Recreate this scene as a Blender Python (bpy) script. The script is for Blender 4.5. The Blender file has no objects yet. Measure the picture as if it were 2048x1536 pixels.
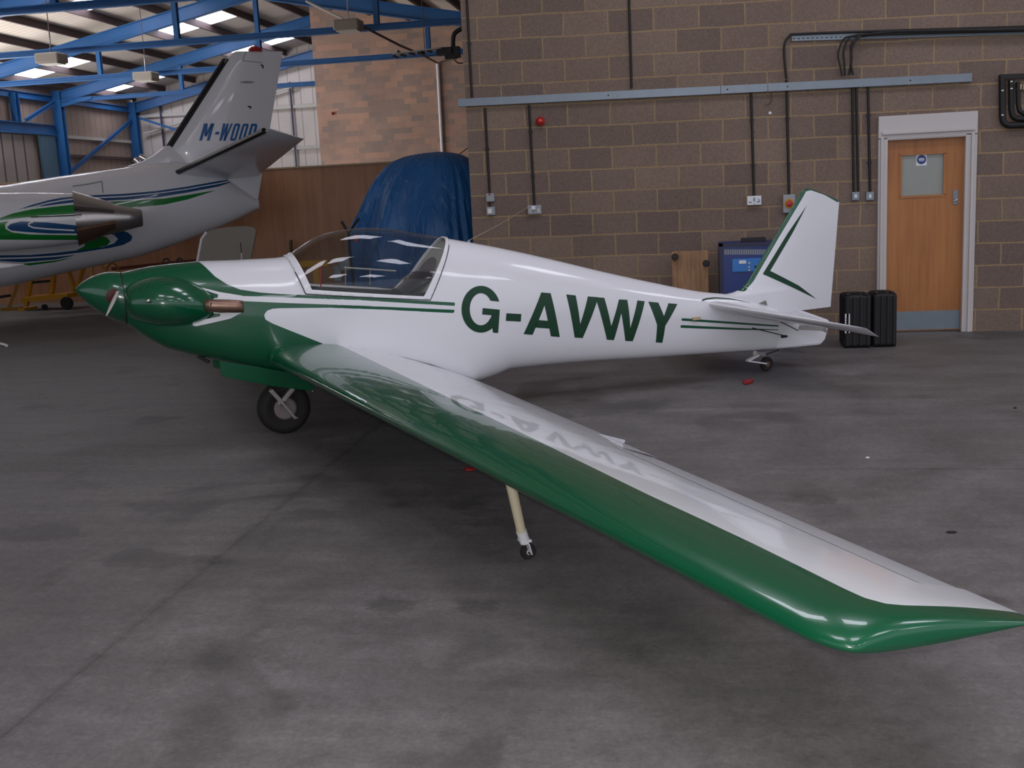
import bpy, bmesh, math, random
import numpy as np
from mathutils import Vector, Matrix
from mathutils.bvhtree import BVHTree
from mathutils.geometry import tessellate_polygon
random.seed(7)
D = bpy.data
COL = bpy.context.scene.collection
SC = bpy.context.scene
# ------------------------------------------------------------------ camera, world, light, exposure
F = 2160.0                      # focal length in pixels of a 2048 wide frame
YAW, PITCH, ROLL, CH = 0.1657, 0.1734, -0.049, 1.60
_f = Vector((-math.sin(YAW), math.cos(YAW), 0)); _r = Vector((math.cos(YAW), math.sin(YAW), 0)); _u = Vector((0, 0, 1))
FW = _f*math.cos(PITCH) - _u*math.sin(PITCH); _u2 = _u*math.cos(PITCH) + _f*math.sin(PITCH)
RT = _r*math.cos(ROLL) + _u2*math.sin(ROLL); UP = _u2*math.cos(ROLL) - _r*math.sin(ROLL)
CAM = Vector((0, 0, CH))
cd = D.cameras.new('camera'); cam = D.objects.new('camera', cd); COL.objects.link(cam)
cd.sensor_width = 36.0; cd.lens = F/2048*36.0; cd.clip_start = 0.05; cd.clip_end = 300
cam.matrix_world = Matrix(((RT.x, UP.x, -FW.x, 0), (RT.y, UP.y, -FW.y, 0), (RT.z, UP.z, -FW.z, CH), (0, 0, 0, 1)))
SC.camera = cam
w = D.worlds.new('world'); SC.world = w; w.use_nodes = True
bg = w.node_tree.nodes['Background']; bg.inputs[0].default_value = (0.86, 0.90, 1.0, 1); bg.inputs[1].default_value = 0.74
SC.view_settings.view_transform = 'Standard'; SC.view_settings.look = 'None'
SC.view_settings.exposure = 0.0; SC.view_settings.gamma = 1.0; SC.view_settings.use_curve_mapping = False
def area(name, loc, rot, sx, sy, power, color=(1, 1, 1)):
    l = D.lights.new(name, 'AREA'); l.shape = 'RECTANGLE'; l.size = sx; l.size_y = sy; l.energy = power; l.color = color
    o = D.objects.new(name, l); COL.objects.link(o); o.location = loc; o.rotation_euler = rot; return o
# the camera's own flash, just above the lens
fl = D.lights.new('camera_flash', 'POINT'); fl.energy = 290; fl.shadow_soft_size = 0.03; fl.color = (1, 0.97, 0.95)
flo = D.objects.new('camera_flash', fl); COL.objects.link(flo); flo.location = CAM + UP*0.06 - RT*0.03
# added fill lamp along the left wall, tilted up to brighten roof and gable
area('hall_roof_fill', (-21.6, 25.0, 2.2), (0, math.radians(-118), 0), 4.0, 16.0, 2000, (1.0, 0.96, 0.92))
SKY_E = 8.0      # strength of the daylight seen through the translucent roof sheets
# ------------------------------------------------------------------ rays through the photograph onto planes of the place
def ray(px, py): return FW + RT*((px-1024)/F) - UP*((py-768)/F)
def hitp(px, py, n, p0):
    d = ray(px, py); n = Vector(n); return CAM + d*((Vector(p0)-CAM).dot(n)/d.dot(n))
def onY(px, py, y): return hitp(px, py, (0, 1, 0), (0, y, 0))
def onX(px, py, x): return hitp(px, py, (1, 0, 0), (x, 0, 0))
def onZ(px, py, z=0): return hitp(px, py, (0, 0, 1), (0, 0, z))
# ------------------------------------------------------------------ materials
def s2l(c): return tuple(((v/255)/12.92 if v/255 <= 0.04045 else ((v/255+0.055)/1.055)**2.4) for v in c) + (1,)
def nmat(name):
    m = D.materials.new(name); m.use_nodes = True; nt = m.node_tree
    return m, nt, nt.nodes['Principled BSDF'], nt.nodes, nt.links
def mat(name, c, rough=0.5, metal=0.0, coat=0.0, var=0.08, scale=6.0, bump=0.0, bscale=60, emit=None, spec=0.5):
    m, nt, b, N, L = nmat(name); c = s2l(c)
    no = N.new('ShaderNodeTexNoise'); no.inputs['Scale'].default_value = scale; no.inputs['Detail'].default_value = 4
    tc = N.new('ShaderNodeTexCoord'); L.new(tc.outputs['Object'], no.inputs['Vector'])
    r = N.new('ShaderNodeMapRange'); r.inputs['To Min'].default_value = 1-var; r.inputs['To Max'].default_value = 1+var
    L.new(no.outputs['Fac'], r.inputs['Value'])
    mx = N.new('ShaderNodeVectorMath'); mx.operation = 'SCALE'; mx.inputs[0].default_value = c[:3]; L.new(r.outputs[0], mx.inputs['Scale'])
    L.new(mx.outputs[0], b.inputs['Base Color'])
    b.inputs['Roughness'].default_value = rough; b.inputs['Metallic'].default_value = metal; b.inputs['Coat Weight'].default_value = coat
    b.inputs['Coat Roughness'].default_value = 0.04; b.inputs['Specular IOR Level'].default_value = spec
    if bump:
        n2 = N.new('ShaderNodeTexNoise'); n2.inputs['Scale'].default_value = bscale; n2.inputs['Detail'].default_value = 5; L.new(tc.outputs['Object'], n2.inputs['Vector'])
        bp = N.new('ShaderNodeBump'); bp.inputs['Strength'].default_value = bump; bp.inputs['Distance'].default_value = 0.01; L.new(n2.outputs['Fac'], bp.inputs['Height']); L.new(bp.outputs[0], b.inputs['Normal'])
    if emit: b.inputs['Emission Color'].default_value = s2l(emit[0]); b.inputs['Emission Strength'].default_value = emit[1]
    return m
def two_tone(name, ca, cb, attr='paint', rough=0.12, coat=0.6, third=None, ripple=0.0):
    """glossy paint: colour ca, colour cb where the signed distance attribute is below zero"""
    m, nt, b, N, L = nmat(name)
    def band(att, c_in, c_new):
        a = N.new('ShaderNodeAttribute'); a.attribute_name = att
        mr = N.new('ShaderNodeMapRange'); mr.inputs['From Min'].default_value = -0.0008; mr.inputs['From Max'].default_value = 0.0008
        L.new(a.outputs['Fac'], mr.inputs['Value'])
        mx = N.new('ShaderNodeMix'); mx.data_type = 'RGBA'; L.new(mr.outputs[0], mx.inputs[0]); mx.inputs[6].default_value = s2l(c_new)
        if isinstance(c_in, tuple): mx.inputs[7].default_value = s2l(c_in)
        else: L.new(c_in, mx.inputs[7])
        return mx.outputs[2]
    o = band(attr, ca, cb)
    if third: o = band(third[0], o, third[1])
    L.new(o, b.inputs['Base Color'])
    b.inputs['Roughness'].default_value = rough+0.12; b.inputs['Coat Weight'].default_value = coat; b.inputs['Coat Roughness'].default_value = 0.03
    if ripple:
        tc = N.new('ShaderNodeTexCoord'); no = N.new('ShaderNodeTexNoise'); no.inputs['Scale'].default_value = 3.5; no.inputs['Detail'].default_value = 2
        L.new(tc.outputs['Object'], no.inputs['Vector']); bp = N.new('ShaderNodeBump'); bp.inputs['Strength'].default_value = ripple; bp.inputs['Distance'].default_value = 0.02
        L.new(no.outputs['Fac'], bp.inputs['Height']); L.new(bp.outputs[0], b.inputs['Normal']); L.new(bp.outputs[0], b.inputs['Coat Normal'])
    return m
WHITE = (226, 226, 232); GREEN = (0, 80, 50)
M = {}
M['white'] = mat('white_paint', WHITE, 0.22, coat=0.5, var=0.015)
M['green'] = mat('green_paint', GREEN, 0.2, coat=0.8, var=0.03)
M['green_flat'] = mat('green_lettering', (6, 58, 34), 0.45, var=0.05)
M['fus'] = two_tone('fuselage_paint', WHITE, GREEN)
M['wing'] = two_tone('wing_paint', (222, 224, 228), GREEN, ripple=0.12)
M['black'] = mat('black_plastic', (20, 19, 20), 0.55, var=0.1)
M['rubber'] = mat('tyre_rubber', (30, 27, 27), 0.8, var=0.15, bump=0.2)
M['steel'] = mat('galvanised_steel', (128, 138, 148), 0.42, 0.6, var=0.1, scale=12)
M['alu'] = mat('bare_aluminium', (178, 174, 172), 0.3, 0.9, var=0.08)
M['gear'] = mat('grey_gear_casting', (158, 152, 152), 0.4, 0.35, var=0.1, scale=30)
M['hub'] = mat('dusty_hub', (124, 114, 114), 0.55, var=0.08, scale=20)
M['chrome'] = mat('polished_metal', (205, 200, 198), 0.14, 1.0, var=0.05)
M['brown_metal'] = mat('heat_stained_metal', (140, 112, 98), 0.35, 0.8, var=0.25, scale=20)
M['dark'] = mat('dark_interior', (38, 36, 40), 0.7, var=0.1)
M['greyin'] = mat('grey_lining', (122, 116, 120), 0.6, var=0.08)
M['blue_steel'] = mat('blue_steelwork', (34, 90, 146), 0.45, var=0.1, scale=2)
M['blue_grey'] = mat('grey_blue_panel', (66, 96, 116), 0.5, var=0.08)
M['purlin'] = mat('purlin_paint', (84, 68, 68), 0.6, 0.2, var=0.1)
M['greybox'] = mat('grey_switchbox', (150, 154, 160), 0.4, var=0.04)
M['whitebox'] = mat('white_box', (225, 225, 230), 0.4, var=0.04)
M['red'] = mat('red_plastic', (170, 22, 22), 0.35, coat=0.3, var=0.06)
M['yellow'] = mat('yellow_paint', (190, 136, 18), 0.5, var=0.15)
M['yellowdk'] = mat('worn_yellow_paint', (150, 110, 30), 0.6, var=0.2)
M['cream'] = mat('cream_tube', (196, 186, 158), 0.5, var=0.05)
M['doorframe'] = mat('door_frame_paint', (196, 190, 188), 0.45, var=0.04, scale=3)
M['blue'] = mat('blue_enamel', (20, 50, 120), 0.4, var=0.08)
M['blue2'] = mat('light_blue_panel', (38, 120, 200), 0.4, var=0.05)
M['navy'] = mat('navy_frame', (40, 40, 70), 0.5, var=0.08)
M['boot'] = mat('black_deicing_boot', (24, 20, 30), 0.45, var=0.05)
M['ply'] = None
M['beige'] = mat('matt_pale_paint', (132, 125, 115), 0.5, var=0.03)
M['brush'] = mat('pale_wood_handle', (190, 170, 140), 0.6, var=0.1)
M['blueletter'] = mat('blue_lettering', (20, 100, 170), 0.4, var=0.03)
M['pale'] = mat('pale_liner', (186, 184, 178), 0.6, var=0.05)
M['case'] = mat('black_case_plastic', (17, 15, 18), 0.6, var=0.12, bump=0.1)
def glassmat():
    m, nt, b, N, L = nmat('clear_canopy'); N.remove(b); out = N['Material Output']
    t = N.new('ShaderNodeBsdfTransparent'); t.inputs[0].default_value = (0.80, 0.82, 0.82, 1)
    g = N.new('ShaderNodeBsdfGlossy'); g.inputs['Roughness'].default_value = 0.02; g.inputs[0].default_value = (1, 1, 1, 1)
    lw = N.new('ShaderNodeLayerWeight'); lw.inputs[0].default_value = 0.5
    pw = N.new('ShaderNodeMath'); pw.operation = 'POWER'; L.new(lw.outputs['Facing'], pw.inputs[0]); pw.inputs[1].default_value = 4.5
    fr = N.new('ShaderNodeMapRange'); L.new(pw.outputs[0], fr.inputs[0]); fr.inputs['To Min'].default_value = 0.045; fr.inputs['To Max'].default_value = 0.9
    mx = N.new('ShaderNodeMixShader'); L.new(fr.outputs[0], mx.inputs[0]); L.new(t.outputs[0], mx.inputs[1]); L.new(g.outputs[0], mx.inputs[2]); L.new(mx.outputs[0], out.inputs[0])
    return m
M['glass'] = glassmat()
def woodmat(name, c1, c2, scale, rough=0.5, axis='Z', stretch=0.06):
    m, nt, b, N, L = nmat(name); tc = N.new('ShaderNodeTexCoord'); mp = N.new('ShaderNodeMapping'); L.new(tc.outputs['Object'], mp.inputs[0])
    s = [scale]*3; s['XYZ'.index(axis)] = scale*stretch; mp.inputs['Scale'].default_value = s
    no = N.new('ShaderNodeTexNoise'); no.inputs['Scale'].default_value = 1; no.inputs['Detail'].default_value = 8; no.inputs['Roughness'].default_value = 0.65; L.new(mp.outputs[0], no.inputs[0])
    n2 = N.new('ShaderNodeTexNoise'); n2.inputs['Scale'].default_value = 0.8; n2.inputs['Detail'].default_value = 3; L.new(tc.outputs['Object'], n2.inputs[0])
    ad = N.new('ShaderNodeMath'); ad.operation = 'ADD'; L.new(no.outputs[0], ad.inputs[0]); L.new(n2.outputs[0], ad.inputs[1])
    cr = N.new('ShaderNodeMapRange'); cr.inputs['From Min'].default_value = 0.7; cr.inputs['From Max'].default_value = 1.3; L.new(ad.outputs[0], cr.inputs[0])
    mx = N.new('ShaderNodeMix'); mx.data_type = 'RGBA'; L.new(cr.outputs[0], mx.inputs[0]); mx.inputs[6].default_value = s2l(c1); mx.inputs[7].default_value = s2l(c2)
    L.new(mx.outputs[2], b.inputs['Base Color']); b.inputs['Roughness'].default_value = rough
    return m
M['ply'] = woodmat('plywood_sheet', (158, 108, 78), (200, 148, 112), 9, 0.42)
M['doorwood'] = woodmat('oak_veneer', (150, 92, 46), (186, 124, 70), 26, 0.4)
M['oldwood'] = woodmat('weathered_board', (104, 74, 52), (196, 154, 112), 30, 0.7)
def blockmat(name, xs, pitch, w_, xo, mort, c1, c2, cm, axis='X', ratio=1.0, shear=0.0, z0=0.0):
    """block or brick wall: x along the wall, z up, running bond"""
    m, nt, b, N, L = nmat(name); tc = N.new('ShaderNodeTexCoord'); sp = N.new('ShaderNodeSeparateXYZ'); L.new(tc.outputs['Object'], sp.inputs[0])
    def mth(op, a, c):
        n = N.new('ShaderNodeMath'); n.operation = op
        for i, v in enumerate((a, c)):
            if v is None: continue
            if isinstance(v, (int, float)): n.inputs[i].default_value = v
            else: L.new(v, n.inputs[i])
        return n.outputs[0]
    X = sp.outputs[axis]; Z = sp.outputs['Z']
    zp = mth('DIVIDE', mth('SUBTRACT', Z, z0), mth('ADD', mth('MULTIPLY', X, shear), pitch))
    zr = mth('MULTIPLY', zp, pitch); xr = mth('ADD', X, xo)
    # slight waviness of the hand-laid courses
    nz = N.new('ShaderNodeTexNoise'); nz.inputs['Scale'].default_value = 1.6; nz.inputs['Detail'].default_value = 2; L.new(tc.outputs['Object'], nz.inputs[0])
    wob = mth('MULTIPLY', mth('SUBTRACT', nz.outputs[0], 0.5), 0.05*pitch/0.225)
    cb = N.new('ShaderNodeCombineXYZ'); L.new(mth('ADD', xr, wob), cb.inputs[0]); L.new(mth('ADD', zr, mth('MULTIPLY', wob, 0.5)), cb.inputs[1])
    br = N.new('ShaderNodeTexBrick'); L.new(cb.outputs[0], br.inputs['Vector']); br.offset = 0.5; br.inputs['Scale'].default_value = 1
    br.inputs['Brick Width'].default_value = w_; br.inputs['Row Height'].default_value = pitch; br.inputs['Mortar Size'].default_value = mort
    br.inputs['Mortar Smooth'].default_value = 0.25; br.inputs['Bias'].default_value = 0.0
    br.inputs['Color1'].default_value = s2l(c1); br.inputs['Color2'].default_value = s2l(c2); br.inputs['Mortar'].default_value = s2l(cm)
    n1 = N.new('ShaderNodeTexNoise'); n1.inputs['Scale'].default_value = 45; n1.inputs['Detail'].default_value = 6; L.new(tc.outputs['Object'], n1.inputs[0])
    n2 = N.new('ShaderNodeTexNoise'); n2.inputs['Scale'].default_value = 0.9; n2.inputs['Detail'].default_value = 4; L.new(tc.outputs['Object'], n2.inputs[0])
    fac = mth('ADD', mth('MULTIPLY', mth('SUBTRACT', n1.outputs[0], 0.5), 0.7), mth('ADD', mth('MULTIPLY', mth('SUBTRACT', n2.outputs[0], 0.5), 0.5), 1.0))
    sc = N.new('ShaderNodeVectorMath'); sc.operation = 'SCALE'; L.new(br.outputs['Color'], sc.inputs[0]); L.new(fac, sc.inputs['Scale']); L.new(sc.outputs[0], b.inputs['Base Color'])
    b.inputs['Roughness'].default_value = 0.9
    hh = mth('SUBTRACT', mth('MULTIPLY', n1.outputs[0], 0.35), br.outputs['Fac'])
    bp = N.new('ShaderNodeBump'); bp.inputs['Strength'].default_value = 0.55; bp.inputs['Distance'].default_value = 0.006; L.new(hh, bp.inputs['Height']); L.new(bp.outputs[0], b.inputs['Normal'])
    return m
M['block'] = blockmat('concrete_blockwork', 0, 0.2262, 0.4545, 0.07, 0.0095, (132, 113, 100), (112, 96, 88), (150, 128, 98), shear=-0.00126)
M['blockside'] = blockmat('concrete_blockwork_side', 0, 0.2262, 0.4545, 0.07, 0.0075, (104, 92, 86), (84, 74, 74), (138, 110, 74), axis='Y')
M['pinkblock'] = blockmat('pink_blockwork', 0, 0.19, 0.42, 0.0, 0.004, (184, 148, 130), (146, 130, 124), (176, 150, 124))
def cladmat(name, c1, c2, axis, period, ribw=0.08, rough=0.5, trans=0.0):
    m, nt, b, N, L = nmat(name); tc = N.new('ShaderNodeTexCoord'); sp = N.new('ShaderNodeSeparateXYZ'); L.new(tc.outputs['Object'], sp.inputs[0])
    def mth(op, a, c=None):
        n = N.new('ShaderNodeMath'); n.operation = op
        for i, v in enumerate((a, c)):
            if v is None: continue
            if isinstance(v, (int, float)): n.inputs[i].default_value = v
            else: L.new(v, n.inputs[i])
        return n.outputs[0]
    fr = mth('FRACT', mth('DIVIDE', sp.outputs[axis], period)); rib = mth('LESS_THAN', fr, ribw)
    no = N.new('ShaderNodeTexNoise'); no.inputs['Scale'].default_value = 1.2; no.inputs['Detail'].default_value = 5; L.new(tc.outputs['Object'], no.inputs[0])
    mx = N.new('ShaderNodeMix'); mx.data_type = 'RGBA'; L.new(rib, mx.inputs[0]); mx.inputs[6].default_value = s2l(c1); mx.inputs[7].default_value = s2l(c2)
    sc = N.new('ShaderNodeVectorMath'); sc.operation = 'SCALE'; L.new(mx.outputs[2], sc.inputs[0]); L.new(mth('ADD', mth('MULTIPLY', no.outputs[0], 0.3), 0.85), sc.inputs['Scale'])
    L.new(sc.outputs[0], b.inputs['Base Color']); b.inputs['Roughness'].default_value = rough
    bp = N.new('ShaderNodeBump'); bp.inputs['Strength'].default_value = 0.6; bp.inputs['Distance'].default_value = 0.02; L.new(rib, bp.inputs['Height']); L.new(bp.outputs[0], b.inputs['Normal'])
    return m
M['roof'] = cladmat('roof_lining_sheet', (206, 196, 186), (170, 158, 150), 'Y', 0.25, 0.12, 0.6)
M['cladX'] = cladmat('pale_wall_cladding', (196, 188, 184), (150, 140, 140), 'X', 0.5, 0.06)
M['cladY'] = cladmat('brownish_wall_cladding', (160, 140, 126), (110, 94, 88), 'Y', 0.42, 0.06)
M['doorpanel'] = cladmat('sliding_door_cladding', (140, 132, 124), (78, 66, 76), 'Y', 0.62, 0.14)
M['skylight'] = mat('daylit_translucent_sheet', (235, 235, 240), 0.5, emit=((240, 240, 255), SKY_E))
def floormat():
    m, nt, b, N, L = nmat('worn_concrete_floor'); tc = N.new('ShaderNodeTexCoord'); P = tc.outputs['Object']
    def noise(s, d, r=0.55, vec=P, dist=0):
        n = N.new('ShaderNodeTexNoise'); n.inputs['Scale'].default_value = s; n.inputs['Detail'].default_value = d; n.inputs['Roughness'].default_value = r; n.inputs['Distortion'].default_value = dist; L.new(vec, n.inputs[0]); return n.outputs[0]
    def mth(op, a, c=None, e=None):
        n = N.new('ShaderNodeMath'); n.operation = op
        for i, v in enumerate((a, c, e)):
            if v is None: continue
            if isinstance(v, (int, float)): n.inputs[i].default_value = v
            else: L.new(v, n.inputs[i])
        return n.outputs[0]
    def rng(v, a, c, lo, hi):
        n = N.new('ShaderNodeMapRange'); L.new(v, n.inputs[0])
        for i, q in zip((1, 2, 3, 4), (a, c, lo, hi)): n.inputs[i].default_value = q
        return n.outputs[0]
    big = noise(0.35, 4); mid = noise(2.2, 6, 0.6); fine = noise(14, 10, 0.8); grit = noise(48, 5, 0.85)
    st = noise(1.1, 3, 0.5, dist=0.8); stain = rng(st, 0.60, 0.66, 0, 1)
    mp = N.new('ShaderNodeMapping'); mp.inputs['Rotation'].default_value = (0, 0, 0.35); mp.inputs['Scale'].default_value = (0.5, 4.5, 1); L.new(P, mp.inputs[0])
    streak = rng(noise(1.6, 5, 0.6, mp.outputs[0]), 0.35, 0.75, 1.08, 0.86)
    v = mth('MULTIPLY', mth('MULTIPLY', rng(big, 0.3, 0.7, 0.86, 1.14), rng(mid, 0.3, 0.7, 0.76, 1.22)), mth('MULTIPLY', rng(fine, 0.3, 0.7, 0.74, 1.26), rng(grit, 0.3, 0.7, 0.72, 1.28)))
    v = mth('MULTIPLY', v, mth('MULTIPLY', streak, rng(stain, 0, 1, 1.0, 0.72)))
    sp = N.new('ShaderNodeSeparateXYZ'); L.new(P, sp.inputs[0])
    for (p0, p1, wd, k) in JOINTS:
        dx, dy = p1[0]-p0[0], p1[1]-p0[1]; ln = math.hypot(dx, dy); nx, ny = -dy/ln, dx/ln
        d = mth('ABSOLUTE', mth('ADD', mth('ADD', mth('MULTIPLY', sp.outputs['X'], nx), mth('MULTIPLY', sp.outputs['Y'], ny)), -(nx*p0[0]+ny*p0[1])))
        d = mth('ADD', d, mth('MULTIPLY', mth('SUBTRACT', fine, 0.5), wd*1.5))
        v = mth('MULTIPLY', v, rng(d, 0, wd, k, 1.0))
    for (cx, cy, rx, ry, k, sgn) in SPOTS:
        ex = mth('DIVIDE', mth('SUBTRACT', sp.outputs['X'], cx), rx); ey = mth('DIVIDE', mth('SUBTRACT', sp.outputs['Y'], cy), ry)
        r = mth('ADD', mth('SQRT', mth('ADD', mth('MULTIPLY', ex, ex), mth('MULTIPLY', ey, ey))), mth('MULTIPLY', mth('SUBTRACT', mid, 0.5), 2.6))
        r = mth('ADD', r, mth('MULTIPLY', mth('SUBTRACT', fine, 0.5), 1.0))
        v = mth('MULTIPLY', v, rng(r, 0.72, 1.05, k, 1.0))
    mx = N.new('ShaderNodeMix'); mx.data_type = 'RGBA'; L.new(noise(0.5, 3), mx.inputs[0]); mx.inputs[6].default_value = s2l((103, 99, 101)); mx.inputs[7].default_value = s2l((109, 106, 102))
    sc = N.new('ShaderNodeVectorMath'); sc.operation = 'SCALE'; L.new(mx.outputs[2], sc.inputs[0]); L.new(v, sc.inputs['Scale']); L.new(sc.outputs[0], b.inputs['Base Color'])
    L.new(rng(mid, 0.3, 0.7, 0.5, 0.68), b.inputs['Roughness'])
    bp = N.new('ShaderNodeBump'); bp.inputs['Strength'].default_value = 0.25; bp.inputs['Distance'].default_value = 0.004; L.new(fine, bp.inputs['Height']); L.new(bp.outputs[0], b.inputs['Normal'])
    return m
def xy(px, py): p = onZ(px, py); return (p.x, p.y)
JOINTS = [(xy(0, 1477), xy(624, 960), 0.045, 0.80), (xy(0, 1477), xy(624, 960), 0.008, 0.75), (xy(0, 942), xy(1000, 940), 0.02, 0.82), (xy(1280, 934), xy(2048, 938), 0.018, 0.85)]
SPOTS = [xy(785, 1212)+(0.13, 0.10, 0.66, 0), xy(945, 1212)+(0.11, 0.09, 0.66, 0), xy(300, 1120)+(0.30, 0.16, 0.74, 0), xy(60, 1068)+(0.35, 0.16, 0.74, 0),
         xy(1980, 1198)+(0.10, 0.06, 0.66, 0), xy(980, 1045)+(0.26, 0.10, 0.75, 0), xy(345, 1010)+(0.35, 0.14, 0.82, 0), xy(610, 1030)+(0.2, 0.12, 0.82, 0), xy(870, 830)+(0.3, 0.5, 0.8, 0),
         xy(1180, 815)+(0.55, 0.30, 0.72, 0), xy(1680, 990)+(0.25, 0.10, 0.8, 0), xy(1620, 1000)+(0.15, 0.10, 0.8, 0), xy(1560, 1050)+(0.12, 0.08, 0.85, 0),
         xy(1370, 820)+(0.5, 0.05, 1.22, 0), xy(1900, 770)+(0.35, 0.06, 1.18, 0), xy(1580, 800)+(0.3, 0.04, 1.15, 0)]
M['floor'] = floormat()
# ------------------------------------------------------------------ mesh helpers
class MB:
    def __init__(s): s.v = []; s.f = []
    def add(s, vs, fs):
        o = len(s.v); s.v += [Vector(v) for v in vs]; s.f += [tuple(i+o for i in f) for f in fs]; return s
    def box(s, c, d, R=None):
        vs = []
        for x in (-1, 1):
            for y in (-1, 1):
                for z in (-1, 1):
                    p = Vector((x*d[0]/2, y*d[1]/2, z*d[2]/2))
                    if R is not None: p = R @ p
                    vs.append(Vector(c)+p)
        return s.add(vs, [(0, 1, 3, 2), (4, 6, 7, 5), (0, 4, 5, 1), (2, 3, 7, 6), (0, 2, 6, 4), (1, 5, 7, 3)])
    def bar(s, a, b, w_, h, up=(0, 0, 1)):
        a = Vector(a); b = Vector(b); x = (b-a); l = x.length; x.normalize(); y = Vector(up).cross(x)
        if y.length < 1e-4: y = Vector((0, 1, 0)).cross(x)
        y.normalize(); z = x.cross(y); R = Matrix((x, y, z)).transposed(); return s.box((a+b)/2, (l, w_, h), R)
    def ibeam(s, a, b, w_, h, t=0.02, up=(0, 0, 1)):
        a = Vector(a); b = Vector(b); x = (b-a).normalized(); y = Vector(up).cross(x)
        if y.length < 1e-3: y = Vector((0, 1, 0)).cross(x)
        y.normalize(); z = x.cross(y)
        s.bar(a, b, t, h, z); s.bar(a+z*h/2, b+z*h/2, w_, t, z); s.bar(a-z*h/2, b-z*h/2, w_, t, z); return s
    def tube(s, pts, r, n=10, cap=True):
        pts = [Vector(p) for p in pts]; rings = []; prev = None
        for i, p in enumerate(pts):
            t = (pts[min(i+1, len(pts)-1)]-pts[max(i-1, 0)]).normalized()
            if prev is None:
                u = t.orthogonal().normalized()
            else:
                u = (prev - t*prev.dot(t)); u = u.normalized() if u.length > 1e-6 else t.orthogonal().normalized()
            prev = u; v = t.cross(u); rr = r[i] if isinstance(r, (list, tuple)) else r
            rings.append([p + (u*math.cos(2*math.pi*k/n)+v*math.sin(2*math.pi*k/n))*rr for k in range(n)])
        return s.loft(rings, cap)
    def loft(s, rings, cap=True, close=True):
        n = len(rings[0]); o = len(s.v)
        for rg in rings: s.v += [Vector(p) for p in rg]
        for i in range(len(rings)-1):
            for k in range(n if close else n-1):
                k2 = (k+1) % n; s.f.append((o+i*n+k, o+i*n+k2, o+(i+1)*n+k2, o+(i+1)*n+k))
        if cap: s.f.append(tuple(o+k for k in range(n))[::-1]); s.f.append(tuple(o+(len(rings)-1)*n+k for k in range(n)))
        return s
    def lathe(s, c, ax, prof, n=32):
        """prof: (distance along ax, radius)"""
        ax = Vector(ax).normalized(); u = ax.orthogonal().normalized(); v = ax.cross(u)
        return s.loft([[Vector(c)+ax*h+(u*math.cos(2*math.pi*k/n)+v*math.sin(2*math.pi*k/n))*r for k in range(n)] for h, r in prof], cap=True)
    def prism(s, poly, off):
        """extrude a planar polygon by a vector"""
        n = len(poly); poly = [Vector(p) for p in poly]; off = Vector(off)
        return s.add(poly+[p+off for p in poly], [tuple(range(n))[::-1], tuple(range(n, 2*n))]+[(i, (i+1) % n, n+(i+1) % n, n+i) for i in range(n)])
    def build(s, name, m, parent=None, smooth=False, bevel=0.0, angle=40):
        me = D.meshes.new(name); me.from_pydata([tuple(v) for v in s.v], [], s.f); me.validate(); 
        bm = bmesh.new(); bm.from_mesh(me); bmesh.ops.recalc_face_normals(bm, faces=bm.faces); bm.to_mesh(me); bm.free()
        o = D.objects.new(name, me); COL.objects.link(o); me.materials.append(m)
        if smooth:
            me.polygons.foreach_set('use_smooth', [True]*len(me.polygons)); me.set_sharp_from_angle(angle=math.radians(angle))
        if bevel:
            md = o.modifiers.new('bevel', 'BEVEL'); md.width = bevel; md.segments = 2; md.limit_method = 'ANGLE'
        if parent: o.parent = parent
        return o
def tag(o, label=None, cat=None, group=None, kind=None):
    if label: o['label'] = label
    if cat: o['category'] = cat
    if group: o['group'] = group
    if kind: o['kind'] = kind
    return o
def empty(name, loc, mw=None):
    o = D.objects.new(name, None); COL.objects.link(o); o.empty_display_size = 0.1
    if mw is not None: o.matrix_world = mw
    else: o.location = loc
    return o
def arc(c, r, a0, a1, n, ux, uy): return [Vector(c)+Vector(ux)*r*math.cos(a0+(a1-a0)*i/n)+Vector(uy)*r*math.sin(a0+(a1-a0)*i/n) for i in range(n+1)]
def smoothpath(pts, k=6):
    pts = [Vector(p) for p in pts]; out = []
    for i in range(len(pts)-1):
        p0 = pts[max(i-1, 0)]; p1 = pts[i]; p2 = pts[i+1]; p3 = pts[min(i+2, len(pts)-1)]
        for j in range(k):
            t = j/k; out.append(0.5*((2*p1)+(p2-p0)*t+(2*p0-5*p1+4*p2-p3)*t*t+(3*p1-p0-3*p2+p3)*t**3))
    out.append(pts[-1]); return out
def sdf(pts, poly):
    """signed distance of points to a polygon, negative inside (numpy)"""
    P = np.asarray(pts, float); V = np.asarray(poly, float); n = len(V); d = np.full(len(P), 1e9); ins = np.zeros(len(P), bool)
    for i in range(n):
        a = V[i]; b = V[(i+1) % n]; e = b-a; w0 = P-a; t = np.clip((w0@e)/max(e@e, 1e-12), 0, 1)
        q = w0-np.outer(t, e); d = np.minimum(d, np.hypot(q[:, 0], q[:, 1]))
        c = ((a[1] > P[:, 1]) != (b[1] > P[:, 1])); xi = a[0]+(P[:, 1]-a[1])*(e[0])/(e[1] if abs(e[1]) > 1e-12 else 1e-12)
        ins ^= c & (P[:, 0] < xi)
    return np.where(ins, -d, d)
def set_attr(o, name, vals):
    a = o.data.attributes.new(name, 'FLOAT', 'POINT'); a.data.foreach_set('value', np.asarray(vals, np.float32))
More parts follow.
